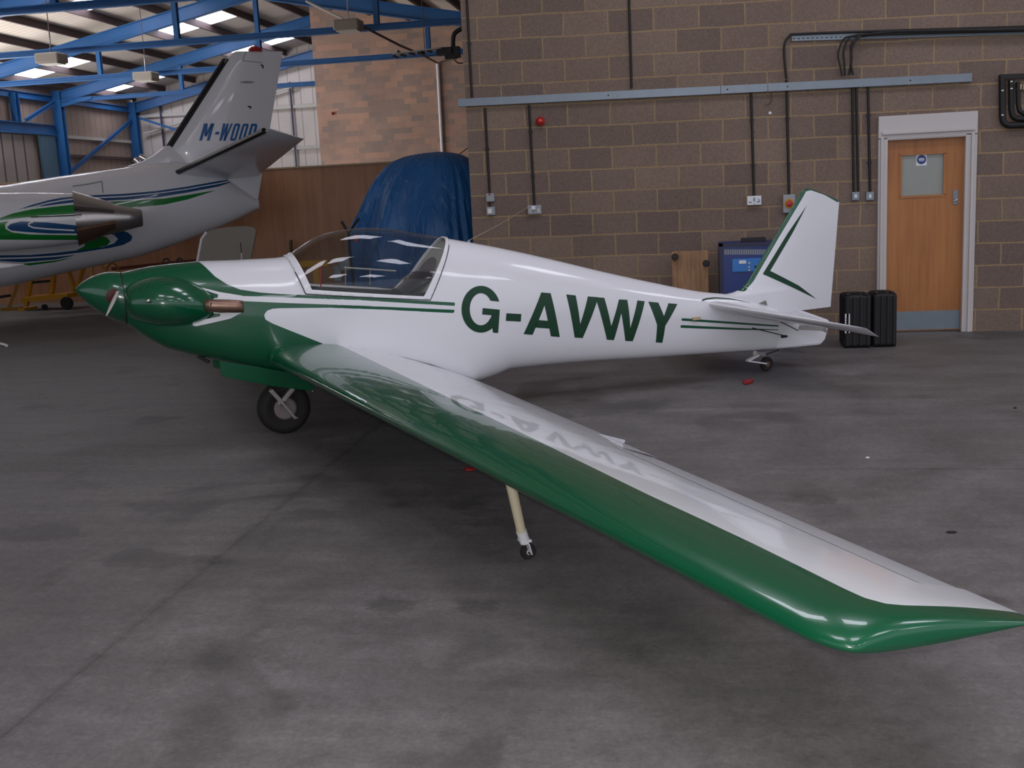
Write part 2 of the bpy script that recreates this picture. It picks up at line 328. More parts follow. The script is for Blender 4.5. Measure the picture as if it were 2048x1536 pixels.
# ------------------------------------------------------------------ the hall: floor, walls, roof
def struct(name, mb, m, **k): o = mb.build(name, m, **k); o['kind'] = 'structure'; return o
WY = 11.55; XC = -2.28; XL = -22.15; YE = 42.3; YP = 36.25; XR = -2.2; XRIDGE = -12.2; XEND = 13.0; PXL = onY(631, 180, 36.25).x
struct('floor', MB().add([(XL-1, -9, 0), (XEND, -9, 0), (XEND, 46, 0), (XL-1, 46, 0)], [(0, 1, 2, 3)]), M['floor'])
def zroof(x):
    if x <= XR: return 6.28+0.2*(min(x, XRIDGE)-XL) - (0.2*(x-XRIDGE) if x > XRIDGE else 0)
    xr2 = 4.2; return 6.28+0.2*(min(x, xr2)-XR) - (0.2*(x-xr2) if x > xr2 else 0)
# block wall with the doorway cut out of it
dx0, dx1, dz1 = 1.955, 2.80, 2.01
mb = MB(); T = 0.215
for (a, b, z0, z1) in ((XC, dx0, 0, 7.6), (dx1, XEND, 0, 7.6), (dx0, dx1, dz1, 7.6)):
    mb.box(((a+b)/2, WY+T/2, (z0+z1)/2), (b-a, T, z1-z0))
struct('wall_right', mb, M['block'])
struct('wall_side', MB().box((XC+T/2, (WY+YP)/2+T/2, 3.6), (T, YP-WY-T, 7.2)), M['blockside'])
struct('wall_back', MB().prism([(PXL, YP, 0), (XC, YP, 0), (XC, YP, zroof(XC)), (XR, YP, zroof(XR)), (PXL, YP, zroof(PXL))], (0, 0.2, 0)), M['pinkblock'])
struct('wall_far', MB().prism([(XL, YE, 0), (XR, YE, 0), (XR, YE, zroof(XR)), (XRIDGE, YE, zroof(XRIDGE)), (XL, YE, zroof(XL))], (0, 0.15, 0)), M['cladX'])
struct('wall_left', MB().box((XL-0.2, 18.5, 3.15), (0.15, 48, 6.3)), M['cladY'])
# roof: left slope and right slope of the hall, and the bay over the foreground
mb = MB()
for (a, b) in ((XL-0.3, XRIDGE), (XRIDGE, XR), (XR, 4.2), (4.2, XEND)):
    za, zb = (6.28+0.2*(a-XL) if a < XRIDGE-1 else zroof(a)), zroof(b-1e-6)
    if a == XR: za = 6.28
    if a == XRIDGE: zb = zroof(XR)
    mb.prism([(a, -6, za), (b, -6, zb), (b, YE+0.2, zb), (a, YE+0.2, za)], (0, 0, 0.05))
struct('ceiling', mb, M['roof'])
# timber sheet partition
PY = 18.9; ptop = [onY(523, 341, PY), onY(660, 329, PY), onY(935, 309.5, PY)]
zt = 2.25; struct('wall_partition', MB().box(((XL+XC)/2, PY+0.03, zt/2), (XC-XL, 0.06, zt)), M['ply'])
struct('trim_1', MB().box(((XL+XC)/2, PY, zt+0.015), (XC-XL, 0.09, 0.03)), M['brush'])
# ---- steel frames
FY = [15.3, 20.6, 25.9, 31.2, 36.6, 42.0]
FDESC = ['the frame nearest the camera, its tie crossing the top left corner', 'second frame from the camera, above the jet nose side', 'frame whose tie runs in front of the brick wall top',
         'frame just in front of the pink block wall', 'frame with the wide column by the sliding door', 'end frame standing against the far cladding']
LAB = ['blue steel portal frame nearest the camera, high over the jet', 'blue steel portal frame second from the camera, its tie entering at the upper left edge',
       'blue steel portal frame third from the camera, its tie highest across the pink block wall', 'blue steel portal frame close in front of the pink block wall',
       'blue steel portal frame whose column stands beside the big sliding door', 'blue steel gable frame against the far wall, farthest from camera']
for i, y in enumerate(FY):
    fr = empty('portal_frame', (XL, y, 0)); tag(fr, LAB[i], 'steel frame', 'blue steel frames carrying the hangar roof')
    L0 = Vector((XL, y, 0))
    e = Vector((XL+0.2, y, 5.78))-L0; rg = Vector((XRIDGE, y, 5.74+0.2*(XRIDGE-XL)))-L0; e2 = Vector((XR-0.1, y, 5.84))-L0
    MB().ibeam((0.15, 0, 0), (0.15, 0, 6.0), 0.34, 0.22, up=(0, 1, 0)).build('column', M['blue_steel'], fr)
    MB().box((XR-XL+0.02, 0, 5.75), (0.3, 0.3, 0.3)).build('bearing_block', M['blue_steel'], fr)
    MB().ibeam((0.1, 0, 5.74), rg, 0.18, 0.36).build('rafter', M['blue_steel'], fr)
    MB().ibeam(rg, (XR-XL, 0, 5.76), 0.18, 0.36).build('rafter', M['blue_steel'], fr)
    if i < 5:
        MB().ibeam((0.3, 0, 5.66), (XR-XL-0.2, 0, 5.66), 0.13, 0.13, 0.02).build('tie_beam', M['blue_steel'], fr)
        MB().prism([(0.25, -.05, 5.42), (1.5, -.05, 5.66), (1.5, -.05, 5.74), (0.25, -.05, 5.70)], (0, .1, 0)).build('haunch_plate', M['blue_steel'], fr)
        for hx in (4.9, 9.95, 15.0):
            zt_ = (rg.z-(abs(hx+XL-XRIDGE))*0.2)-0.15
            MB().ibeam((hx, 0, 5.74), (hx, 0, zt_), 0.12, 0.12, 0.02, up=(0, 1, 0)).build('hanger', M['blue_steel'], fr)
# purlins along the roof, on top of the rafters
px_ = [-22.0+1.31*j for j in range(8)] + [-11.55+1.31*j for j in range(7)]
ORD = ['first', 'second', 'third', 'fourth', 'fifth', 'sixth', 'seventh', 'eighth']
for j, x in enumerate(px_):
    o = MB().box((0, 0, 0), (0.08, YE-6, 0.2)).build('roof_purlin', M['purlin']); o.location = (x, (YE+6)/2, zroof(x)-0.105)
    tag(o, 'dark brown roof purlin along the hall, %s from the %s' % ((ORD[j], 'left eave') if j < 8 else (ORD[j-8], 'ridge down the right slope')), 'purlin', 'purlins under the roof sheets')
# translucent sheets: a strip of them half way between the frames, cut up by the purlins
for i, y in enumerate(FY[:-1]):
    for j in (0, 1, 4, 5):
        a, b = px_[j]+0.06, px_[j+1]-0.06; yy = y+3.5
        o = MB().prism([(a, yy-0.57, zroof(a)-0.012), (b, yy-0.57, zroof(b)-0.012), (b, yy+0.57, zroof(b)-0.012), (a, yy+0.57, zroof(a)-0.012)], (0, 0, 0.008)).build('skylight', M['skylight'])
        tag(o, 'bright roof light, %s roof bay from the camera, %s up from left eave' % (ORD[i], ORD[j]), 'skylight', 'skylight sheets in the hangar roof')
# daylight sheets over the foreground bay (same pattern, overhead and behind the camera)
k = 0
for (x0, ys) in ((-1.9, (-3.5, 2.0, 7.5)), (0.9, (-3.5, 2.0, 7.5)), (5.6, (-3.5, 2.0, 7.5)), (9.5, (-3.5, 2.0, 7.5))):
    for y in ys:
        a, b = x0, x0+1.7
        o = MB().prism([(a, y, zroof(a)-0.012), (b, y, zroof(b)-0.012), (b, y+1.1, zroof(b)-0.012), (a, y+1.1, zroof(a)-0.012)], (0, 0, 0.008)).build('skylight', M['skylight'])
        tag(o, 'roof light outside the picture, %s and %s the camera' % ({-1.9: 'left of', 0.9: 'just right of', 5.6: 'right of', 9.5: 'far right of'}[x0], {-3.5: 'behind', 2.0: 'ahead of', 7.5: 'well ahead of'}[y]), 'skylight', 'skylight sheets over the foreground bay')
# girts and bracing on the left wall
def thing(mb, name, m, label, cat, group=None, **k): return tag(mb.build(name, m, **k), label, cat, group)
for z, lb in ((4.45, 'upper'), (3.77, 'lower')):
    thing(MB().box((XL-0.05, (36.7+42)/2, z), (0.12, 5.2, 0.11)), 'wall_girt', M['purlin'] if z < 4 else M['pale'], lb+' horizontal rail on the left cladding wall in the corner bay', 'wall rail', 'rails on the cladding walls')
thing(MB().ibeam((XL+0.1, 36.8, 3.1), (XL+0.1, 41.9, 5.3), 0.1, 0.1), 'wall_brace', M['blue_steel'], 'blue diagonal brace between the two columns of the left wall at the corner bay', 'brace')
thing(MB().ibeam((XL+0.22, 34.4, 4.85), (XL+0.22, 36.3, 5.6), 0.1, 0.1), 'wall_brace', M['blue_steel'], 'blue diagonal brace above the sliding door lintel', 'brace')
thing(MB().ibeam((XL-0.0, 6, 5.72), (XL-0.0, 42, 5.72), 0.14, 0.2), 'eaves_beam', M['blue_steel'], 'long blue eaves beam along the top of the left wall', 'beam')
thing(MB().ibeam((XL+0.05, 22, 4.62), (XL+0.05, 36.4, 4.62), 0.2, 0.34), 'door_lintel', M['blue_steel'], 'blue lintel beam over the big sliding door in the left wall', 'beam')
thing(MB().ibeam((XL+0.1, 34.1, 4.8), (XL+0.1, 34.1, 5.75), 0.22, 0.2, up=(0, 1, 0)), 'door_post', M['blue_steel'], 'short blue post standing on the sliding door lintel', 'post')
dr = empty('sliding_door', (XL, 29, 0)); tag(dr, 'tall brown clad sliding hangar door under the blue lintel', 'hangar door')
MB().box((-0.1, -0.3, 2.2), (0.04, 13.0, 4.4)).build('door_panel', M['doorpanel'], dr)
MB().box((0.05, 6.8, 2.2), (0.10, 0.9, 4.45)).build('edge_post', M['blue_grey'], dr)
# far gable: girts, down pipe lines, tie
for z, lb, m_ in ((6.28, 'blue tie rail', 'blue_steel'), (5.45, 'pale upper rail', 'pale'), (3.85, 'pale lower rail', 'pale')):
    thing(MB().box(((XL+XR)/2, YE-0.06, z), (XR-XL-0.3, 0.1, 0.13)), 'gable_rail', M[m_], lb+' across the bright far gable wall', 'wall rail', 'rails on the far gable')
for x, lb in ((-20.9, 'left'), (-15.35, 'right')):
    thing(MB().box((x, YE-0.135, 3.2), (0.07, 0.03, 6.4)), 'gable_post', M['navy'], 'thin dark upright on the far gable wall, the '+lb+' one', 'post', 'thin uprights on the far gable')
thing(MB().bar((XL+0.5, YE-0.42, 5.35), (-18.9, YE-0.42, 4.35), 0.12, 0.08), 'gable_brace', M['blue_steel'], 'blue diagonal brace descending across the far gable behind the jet fin', 'brace')
thing(MB().bar((XL+0.5, YE-0.2, 4.75), (-15.0, YE-0.2, 6.25), 0.10, 0.06), 'gable_brace', M['pale'], 'pale sloping rail rising across the far gable behind the jet fin', 'brace')
# luminaires hanging from the ties
def luminaire(p, lb, y):
    c = onY(p[0], p[1], y); e = empty('high_bay_light', c); MB().tube([(0.02, 0, 0.6), (0.02, 0, zroof(c.x)-c.z)], 0.012).build('drop_rod', M['purlin'], e); tag(e, lb, 'light fitting', 'unlit box lights hanging from the roof')
    MB().box((0, 0, 0), (0.62, 0.5, 0.24)).build('housing', M['beige'], e, bevel=0.04); MB().box((0, 0, -0.13), (0.5, 0.4, 0.03)).build('lens', M['pale'], e)
    MB().tube([(0, 0, 0.12), (0.02, 0, 0.62)], 0.015).build('hanger_rod', M['chrome'], e)
luminaire((103, 117), 'grey box light hanging under the second frame, leftmost', 25.4); luminaire((292, 153), 'grey box light hanging left of the jet fin', 30.7)
luminaire((697, 51), 'grey box light in front of the pink wall top', 25.4)
# conduit hung across the hall and dropping down the pink wall
def P3(px, py, y): return onY(px, py, y)
t = thing(MB().tube([P3(612, 2, 25.6), P3(685, 37, 25.6)], 0.03), 'hanging_conduit', M['pale'], 'pale conduit sloping down to the box light at the top of the pink wall', 'conduit')
thing(MB().tube([P3(716, 48, 25.6), P3(800, 91, 26.5), P3(845, 110, 29.5), P3(875, 126, YP-0.05)], 0.03), 'hanging_conduit', M['purlin'], 'dark conduit sloping from the box light to the pink wall corner', 'conduit')
thing(MB().tube([P3(875, 126, YP-0.06), P3(886, 330, YP-0.06)], 0.055), 'wall_conduit', M['whitebox'], 'white conduit dropping down the pink block wall behind the blue tarpaulin', 'conduit')
thing(MB().lathe(P3(666, 227, YP-0.02), (0, -1, 0), [(0, 0.03), (0.02, 0.055), (0.06, 0.05), (0.09, 0.02), (0.1, 0.002)], 20), 'alarm_beacon', M['red'], 'small red alarm beacon on the pink block wall', 'alarm', None, smooth=True)
# burner rack with black flue beside the block wall corner
br = empty('heater_rack', P3(850, 110, 24.0)); MB().tube([(0, 0, 0), (0, 0, zroof(P3(850, 110, 24.0).x)-P3(850, 110, 24.0).z-0.02)], 0.008).build('drop_rod', M['purlin'], br); tag(br, 'wall heater rack with black flue elbow high at the block wall corner', 'heater')
c0 = P3(850, 110, 24.0)
mb = MB(); mb.bar(P3(787, 110, 24)-c0, P3(885, 97, 24)-c0, 0.3, 0.03); mb.build('tray', M['greybox'], br)
for (a, b) in (((788, 112), (798, 116)), ((803, 110), (815, 113)), ((820, 107), (832, 110)), ((838, 106), (850, 108)), ((856, 102), (866, 105)), ((798, 103), (803, 108)), ((846, 104), (852, 108))):
    MB().bar(P3(*a, 24)-c0-Vector((0, .1, 0)), P3(*b, 24)-c0-Vector((0, .1, 0)), 0.06, 0.05).build('clip', M['black'], br)
MB().tube([q-c0 for q in smoothpath([P3(924, 57, 24), P3(910, 66, 24), P3(906, 80, 24), P3(907, 104, 24)])], 0.05, 12).build('flue', M['black'], br, smooth=True)
mb = MB(); mb.box(P3(890, 103, 24)-c0, (0.34, 0.2, 0.16)); mb.box(P3(914, 104, 24)-c0, (0.12, 0.2, 0.22)); mb.box(P3(902, 112, 24)-c0, (0.25, 0.15, 0.12)); mb.build('burner', M['dark'], br)
MB().tube([q-c0 for q in smoothpath([P3(905, 113, 24), P3(910, 121, 24), P3(917, 126, 24), P3(926, 126, 24)])], 0.014).build('cable', M['black'], br)
# ---- door with frame
dfr = empty('door_1', (2.37, WY, 0)); dfr['kind'] = 'structure'
mb = MB(); fx0, fx1, fz = 1.91-2.37, 2.85-2.37, 2.19
mb.box((fx0+0.045, -0.02, 0.99), (0.09, 0.05, 1.98)).box((fx1-0.055, -0.02, 0.99), (0.11, 0.05, 1.98)).box(((fx0+fx1)/2, -0.02, (1.96+fz)/2), (fx1-fx0, 0.05, fz-1.96))
mb.box((fx0+0.035, -0.055, 0.99), (0.03, 0.03, 1.98)).box((fx1-0.045, -0.055, 0.99), (0.03, 0.03, 1.98)).box(((fx0+fx1)/2, -0.055, 2.02), (fx1-fx0-0.06, 0.03, 0.03))
mb.box((fx0+0.075, 0.03, 0.98), (0.035, 0.14, 1.96)).box((fx1-0.09, 0.03, 0.98), (0.035, 0.14, 1.96)).box(((fx0+fx1)/2, 0.03, 1.965), (fx1-fx0-0.14, 0.14, 0.03))
mb.build('door_frame', M['doorframe'], dfr, bevel=0.006)
lx0, lx1 = 2.01-2.37, 2.745-2.37
lf = MB(); vx0, vx1, vz0, vz1 = 2.145-2.37, 2.555-2.37, 1.39, 1.80; Y0 = 0.045
lf.box(((lx0+vx0)/2, Y0, 0.985), (vx0-lx0, 0.044, 1.93)).box(((vx1+lx1)/2, Y0, 0.985), (lx1-vx1, 0.044, 1.93)).box(((vx0+vx1)/2, Y0, (0.02+vz0)/2), (vx1-vx0, 0.044, vz0-0.02)).box(((vx0+vx1)/2, Y0, (vz1+1.95)/2), (vx1-vx0, 0.044, 1.95-vz1))
leaf = lf.build('door_leaf', M['doorwood'], dfr)
b4 = MB(); 
for (a, b, c_, d_) in ((vx0-.02, vx1+.02, vz1-.005, vz1+.018), (vx0-.02, vx1+.02, vz0-.018, vz0+.005), (vx0-.018, vx0+.005, vz0, vz1), (vx1-.005, vx1+.018, vz0, vz1)): b4.box(((a+b)/2, Y0-0.024, (c_+d_)/2), (b-a, 0.012, d_-c_))
b4.build('glazing_bead', M['doorwood'], dfr)
MB().box(((vx0+vx1)/2, Y0, (vz0+vz1)/2), (vx1-vx0, 0.01, vz1-vz0)).build('vision_panel', mat('frosted_pane', (150, 152, 146), 0.25, var=0.03), dfr)
MB().box(((lx0+lx1)/2, Y0-0.0235, 0.125), (lx1-lx0-0.02, 0.003, 0.19)).build('kick_plate', M['steel'], dfr)
sg = onY(1843, 320, WY+Y0-0.008); sg = Vector((sg.x-2.37, Y0-0.007, sg.z))
MB().box(sg, (0.1, 0.002, 0.11)).build('sign_plate', M['whitebox'], dfr)
MB().lathe(sg+Vector((0, -0.001, 0.004)), (0, -1, 0), [(0, 0.045), (0.002, 0.045)], 32).build('sign_disc', M['blue'], dfr)
for dz in (0.012, 0.0, -0.012): MB().box(sg+Vector((0, -0.0035, 0.004+dz)), (0.06-abs(dz)*1.0, 0.001, 0.006)).build('sign_lettering', M['whitebox'], dfr)
hd = onY(1911, 395, WY+0.02); hd = Vector((hd.x-2.37, Y0-0.022, hd.z))
MB().box(hd+Vector((0, -.004, 0)), (0.05, 0.01, 0.145)).build('handle_plate', M['steel'], dfr, bevel=0.004)
MB().tube([hd+Vector((0, -.01, -.02)), hd+Vector((0, -.05, -.02)), hd+Vector((-.012, -.055, -.028)), hd+Vector((-.03, -.055, -.034))], 0.009, 10).build('handle', M['chrome'], dfr, smooth=True)
# ------------------------------------------------------------------ the green and white aeroplane
def mwheel():
    m_ = onZ(572, 866); t_ = onZ(1533, 742); ex = (t_-m_); ex.z = 0; ex.normalize(); ey0 = Vector((0, 0, 1)).cross(ex); ez0 = Vector((0, 0, 1)); Bk = 0.035
    ey = ey0*math.cos(Bk)+ez0*math.sin(Bk); ez = -ey0*math.sin(Bk)+ez0*math.cos(Bk); return m_, ex, ey, ez
PM, EX, EY, EZ = mwheel()
PMW = Matrix(((EX.x, EY.x, EZ.x, PM.x), (EX.y, EY.y, EZ.y, PM.y), (EX.z, EY.z, EZ.z, PM.z), (0, 0, 0, 1))); PIN = PMW.inverted()
def A(px, py, y=0.0):
    """aircraft coordinates (x aft, y to starboard, z up) of a photographed point lying at sideways distance y"""
    return PIN @ hitp(px, py, EY, PM+EY*y)
def AZ(px, py, z): return PIN @ hitp(px, py, EZ, PM+EZ*z)
RAYO = PIN @ CAM
def raydir(px, py): return (PIN.to_3x3() @ ray(px, py)).normalized()
ac = empty('motor_glider', PM, PMW); tag(ac, 'green and white single seat motor glider with clear canopy, leaning on its near outrigger wheel', 'aeroplane')
def interp(tab, x):
    for (a, va), (b, vb) in zip(tab, tab[1:]):
        if x <= b: return va+(vb-va)*max(0, (x-a))/(b-a) if b > a else va
    return tab[-1][1]
def smooth_interp(tab):
    xs = [t[0] for t in tab]; ys = [t[1] for t in tab]; n = len(xs)
    d = [(ys[i+1]-ys[i])/(xs[i+1]-xs[i]) for i in range(n-1)]
    m_ = [d[0]]+[0 if d[i-1]*d[i] <= 0 else 2*d[i-1]*d[i]/(d[i-1]+d[i]) for i in range(1, n-1)]+[d[-1]]
    def f(x):
        if x <= xs[0]: return ys[0]
        if x >= xs[-1]: return ys[-1]
        i = max(j for j in range(n-1) if xs[j] <= x); h = xs[i+1]-xs[i]; t = (x-xs[i])/h
        return (1+2*t)*(1-t)**2*ys[i]+t*(1-t)**2*h*m_[i]+t*t*(3-2*t)*ys[i+1]+t*t*(t-1)*h*m_[i+1]
    return f
hw_tab = [(-1.3, 0.10), (-1.0, 0.155), (-0.8, 0.20), (-0.5, 0.25), (0.0, 0.285), (0.5, 0.295), (1.0, 0.285), (1.5, 0.255), (2.0, 0.22), (2.6, 0.18), (3.2, 0.135), (3.8, 0.09), (4.3, 0.055), (4.9, 0.028)]
HW = smooth_interp(hw_tab)
top_px = [(243, 545), (300, 533), (350, 527), (395, 523), (470, 520), (545, 516), (570, 513), (600, 494), (640, 471), (680, 461), (722, 456), (770, 457), (830, 466), (890, 476), (1000, 496), (1100, 518), (1200, 542), (1300, 564), (1400, 583), (1450, 588), (1500, 592), (1560, 606), (1600, 620)]
bot_px = [(232, 630), (260, 655), (300, 682), (340, 702), (380, 713), (440, 727), (500, 740), (560, 750), (640, 762)]
bot_px2 = [(965, 768), (1000, 756), (1033, 743), (1120, 733), (1200, 726), (1300, 719), (1400, 711), (1480, 705), (1560, 698)]
tt = [A(p[0], p[1]) for p in top_px]; top_tab = [(p.x, p.z) for p in tt]
bb = []
for p in bot_px+bot_px2:
    y = -0.1
    for _ in range(4): q = A(p[0], p[1], y); y = -0.72*HW(q.x)
    bb.append((q.x, q.z))
bb = bb[:len(bot_px)]+[(0.9, 0.30)]+bb[len(bot_px):]
TOP = smooth_interp(top_tab); BOT = smooth_interp(bb)
def ringpts(x, n, zt=None, zb=None, h=None, nt=2.1, nb=2.9):
    zt = TOP(x) if zt is None else zt; zb = BOT(x) if zb is None else zb; h = HW(x) if h is None else h
    zc = zb+(zt-zb)*0.46; out = []
    for k in range(n):
        a = 2*math.pi*k/n; s, c = math.sin(a), math.cos(a); e = nt if c > 0 else nb
        r = (abs(s)**e+abs(c)**e)**(-1/e)
        out.append(Vector((x, h*s*r, zc+(zt-zc if c > 0 else zc-zb)*c*r)))
    return out
X0 = A(241, 546).x; X1 = 4.22
NR = 240; xs = [X0+(X1-X0)*i/430 for i in range(431)]
mb = MB(); mb.loft([ringpts(x, NR) for x in xs], cap=True)
fus = mb.build('fuselage', M['fus'], ac, smooth=True, angle=50)
bvh_f = BVHTree.FromPolygons([v.co.copy() for v in fus.data.vertices], [tuple(p.vertices) for p in fus.data.polygons])
def fpx(px, py, bv=None, dflt_y=-0.25):
    """photographed point -> (x, z) on the side of the fuselage"""
    h = (bv or bvh_f).ray_cast(RAYO, raydir(px, py))
    if h[0] is None: p = A(px, py, dflt_y); return (p.x, p.z)
    return (h[0].x, h[0].z)
def P2(l, dy=-0.25): return [fpx(a, b, None, dy) for a, b in l]
g_poly = P2([(380, 523), (398, 523.5), (410, 533), (430, 553), (455, 569), (480, 579), (520, 585), (560, 588), (716, 594), (910, 605), (910, 611.8), (716, 600), (560, 594.5), (482, 592), (484, 602), (560, 605.5), (716, 611), (909, 619.5), (909, 626.3), (760, 619), (660, 615.5), (560, 616.5), (545, 617.5), (534, 621.5), (528, 630), (531, 639), (545, 647), (600, 669), (655, 691), (672, 697)])
g_poly = [(g_poly[0][0], 1.6)]+g_poly+[(A(690, 760, -.25).x, 0.1), (-1.6, 0.1), (-1.6, 1.6)]
t_poly = P2([(1363, 636.5), (1367, 636.5), (1545, 649.5), (1620, 656), (1545, 653), (1363, 641.5)], -0.08)
t_poly2 = P2([(1361, 650), (1480, 656), (1610, 662), (1480, 660), (1361, 655.8)], -0.08)
_rt = P2([(664, 691), (700, 695), (760, 704), (810, 715), (860, 728), (915, 746), (966, 764)])
WROOT = _rt
def paint(o, polys, attr='paint', ix=(0, 2)):
    P = np.array([(v.co[ix[0]], v.co[ix[1]]) for v in o.data.vertices])
    d = np.full(len(P), 1e3)
    for pl in polys: d = np.minimum(d, sdf(P, pl))
    set_attr(o, attr, d)
FPOLY = [g_poly, t_poly, t_poly2]
paint(fus, FPOLY)
# ---- cut out the canopy
c_out = [(569, 512), (612, 587.5), (858, 599), (893, 474)]; c_in = [(584, 512), (624, 580), (846, 592.5), (884, 479)]
def xz(p, y): q = A(p[0], p[1], y); return Vector((q.x, 0, q.z))
def canopy_pts(c, yf, yb): return [xz(c[0], yf), xz(c[1], -0.27), xz(c[2], -0.262), xz(c[3], yf)]
CO = canopy_pts(c_out, 0, 0); CI = canopy_pts(c_in, 0, 0)
bm = bmesh.new(); bm.from_mesh(fus.data)
def half(pts):
    out = []
    for a, b in zip(pts, pts[1:]):
        d = (b-a).normalized(); out.append((a.copy(), Vector((-d.z, 0, d.x))))
    return out
for pl, no in half(CO)+half(CI):
    bmesh.ops.bisect_plane(bm, geom=bm.verts[:]+bm.edges[:]+bm.faces[:], plane_co=pl, plane_no=no, dist=1e-5)
ctr = sum(CO, Vector())/4
def inside(p, pts):
    for pl, no in half(pts):
        s = (ctr-pl).dot(no); v = (Vector((p.x, 0, p.z))-pl).dot(no)
        if s*v < 0: return False
    return True
def split(bm, name, cond, m, parent):
    b2 = bm.copy(); bmesh.ops.delete(b2, geom=[f for f in b2.faces if not cond(f.calc_center_median())], context='FACES')
    me = D.meshes.new(name); b2.to_mesh(me); b2.free(); o = D.objects.new(name, me); COL.objects.link(o); me.materials.append(m); o.parent = parent
    me.polygons.foreach_set('use_smooth', [True]*len(me.polygons)); return o
body = split(bm, 'fuselage_shell', lambda c: not inside(c, CO), M['fus'], ac)
cf = split(bm, 'canopy_frame', lambda c: inside(c, CO) and not inside(c, CI), M['white'], ac)
cg = split(bm, 'canopy_glass', lambda c: inside(c, CI), M['glass'], ac)
bm.free(); D.objects.remove(fus); fus = body; fus.name = 'fuselage'
md = cf.modifiers.new('t', 'SOLIDIFY'); md.thickness = 0.014; md.offset = 0.4
# dark shut line round the canopy frame
def strip(pts, w_, m, name, parent=ac, off=0.0025, bv=bvh_f, side=-1, sub=0.02):
    """narrow band following the side of a body; pts are (x, z)"""
    mb = MB(); path = []
    for a, b in zip(pts, pts[1:]):
        n = max(1, int(math.hypot(b[0]-a[0], b[1]-a[1])/sub))
        for i in range(n): path.append((a[0]+(b[0]-a[0])*i/n, a[1]+(b[1]-a[1])*i/n))
    path.append(pts[-1]); L_, R_ = [], []
    for i, p in enumerate(path):
        q0 = path[max(i-1, 0)]; q1 = path[min(i+1, len(path)-1)]; dx, dz = q1[0]-q0[0], q1[1]-q0[1]; l = math.hypot(dx, dz) or 1
        ww = w_(i/(len(path)-1)) if callable(w_) else w_
        for s, lst in ((1, L_), (-1, R_)):
            x = p[0]-dz/l*ww/2*s; z = p[1]+dx/l*ww/2*s; h = bv.ray_cast(Vector((x, side*3, z)), Vector((0, -side, 0)))
            lst.append(None if h[0] is None else h[0]+h[1]*off if h[1].y*side > 0 else h[0]-h[1]*off)
    vs = []; fs = []
    for a, b in zip(L_, R_):
        if a is None or b is None: vs.append(None); vs.append(None)
        else: vs += [a, b]
    ok = [v if v is not None else Vector((0, 0, 0)) for v in vs]
    for i in range(len(L_)-1):
        if all(vs[2*i+j] is not None for j in range(4)): fs.append((2*i, 2*i+1, 2*i+3, 2*i+2))
    used = sorted({i for f in fs for i in f}); mp = {u: k for k, u in enumerate(used)}
    if not fs: return None
    return MB().add([ok[u] for u in used], [tuple(mp[i] for i in f) for f in fs]).build(name, m, parent)
cop = [(p.x, p.z) for p in CO]
tt_ = 0.40; co2 = [(cop[0][0]+(cop[1][0]-cop[0][0])*tt_-0.004, cop[0][1]+(cop[1][1]-cop[0][1])*tt_), (cop[1][0]-0.002, cop[1][1]-0.004), (cop[2][0]+0.004, cop[2][1]-0.004), (cop[3][0]+(cop[2][0]-cop[3][0])*0.12+0.006, cop[3][1]+(cop[2][1]-cop[3][1])*0.12)]
strip(co2, 0.006, M['black'], 'canopy_seal'); strip(co2, 0.006, M['black'], 'canopy_seal', side=1)
strip(WROOT, 0.007, M['dark'], 'wing_root_seal', off=0.01)
# ---- registration letters
def decal(poly_xz, name, m, parent=ac, off=0.002, bv=bvh_f, grid=0.03, side=-1, label=None, fix=None):
    bm = bmesh.new(); fs = []
    for poly in poly_xz:
        vs = [bm.verts.new((x, 0, z)) for x, z in poly]
        for tri in tessellate_polygon([[Vector((x, z, 0)) for x, z in poly]]):
            bm.faces.new([vs[i] for i in tri])
    xs_ = [v.co.x for v in bm.verts]; zs_ = [v.co.z for v in bm.verts]
    x = math.floor(min(xs_)/grid)*grid
    while x < max(xs_): bmesh.ops.bisect_plane(bm, geom=bm.verts[:]+bm.edges[:]+bm.faces[:], plane_co=(x, 0, 0), plane_no=(1, 0, 0)); x += grid
    z = math.floor(min(zs_)/grid)*grid
    while z < max(zs_): bmesh.ops.bisect_plane(bm, geom=bm.verts[:]+bm.edges[:]+bm.faces[:], plane_co=(0, 0, z), plane_no=(0, 0, 1)); z += grid
    for v in bm.verts:
        h = bv.ray_cast(Vector((v.co.x, side*4, v.co.z)), Vector((0, -side, 0)))
        v.co = (h[0]+h[1]*(off if h[1].y*side > 0 else -off)) if h[0] is not None else Vector((v.co.x, fix if fix is not None else side*0.1, v.co.z))
    me = D.meshes.new(name); bm.to_mesh(me); bm.free(); o = D.objects.new(name, me); COL.objects.link(o); me.materials.append(m); o.parent = parent
    if label: o['label'] = label
    return o
def lz(l): return P2([(880+a/2.4976, 560+b/2.4976) for a, b in l], -0.2)
def el(rx, ry, a0, a1, n): return [(204+rx*math.cos(math.radians(a)), 146-ry*math.sin(math.radians(a))) for a in [a0+(a1-a0)*i/n for i in range(n+1)]]
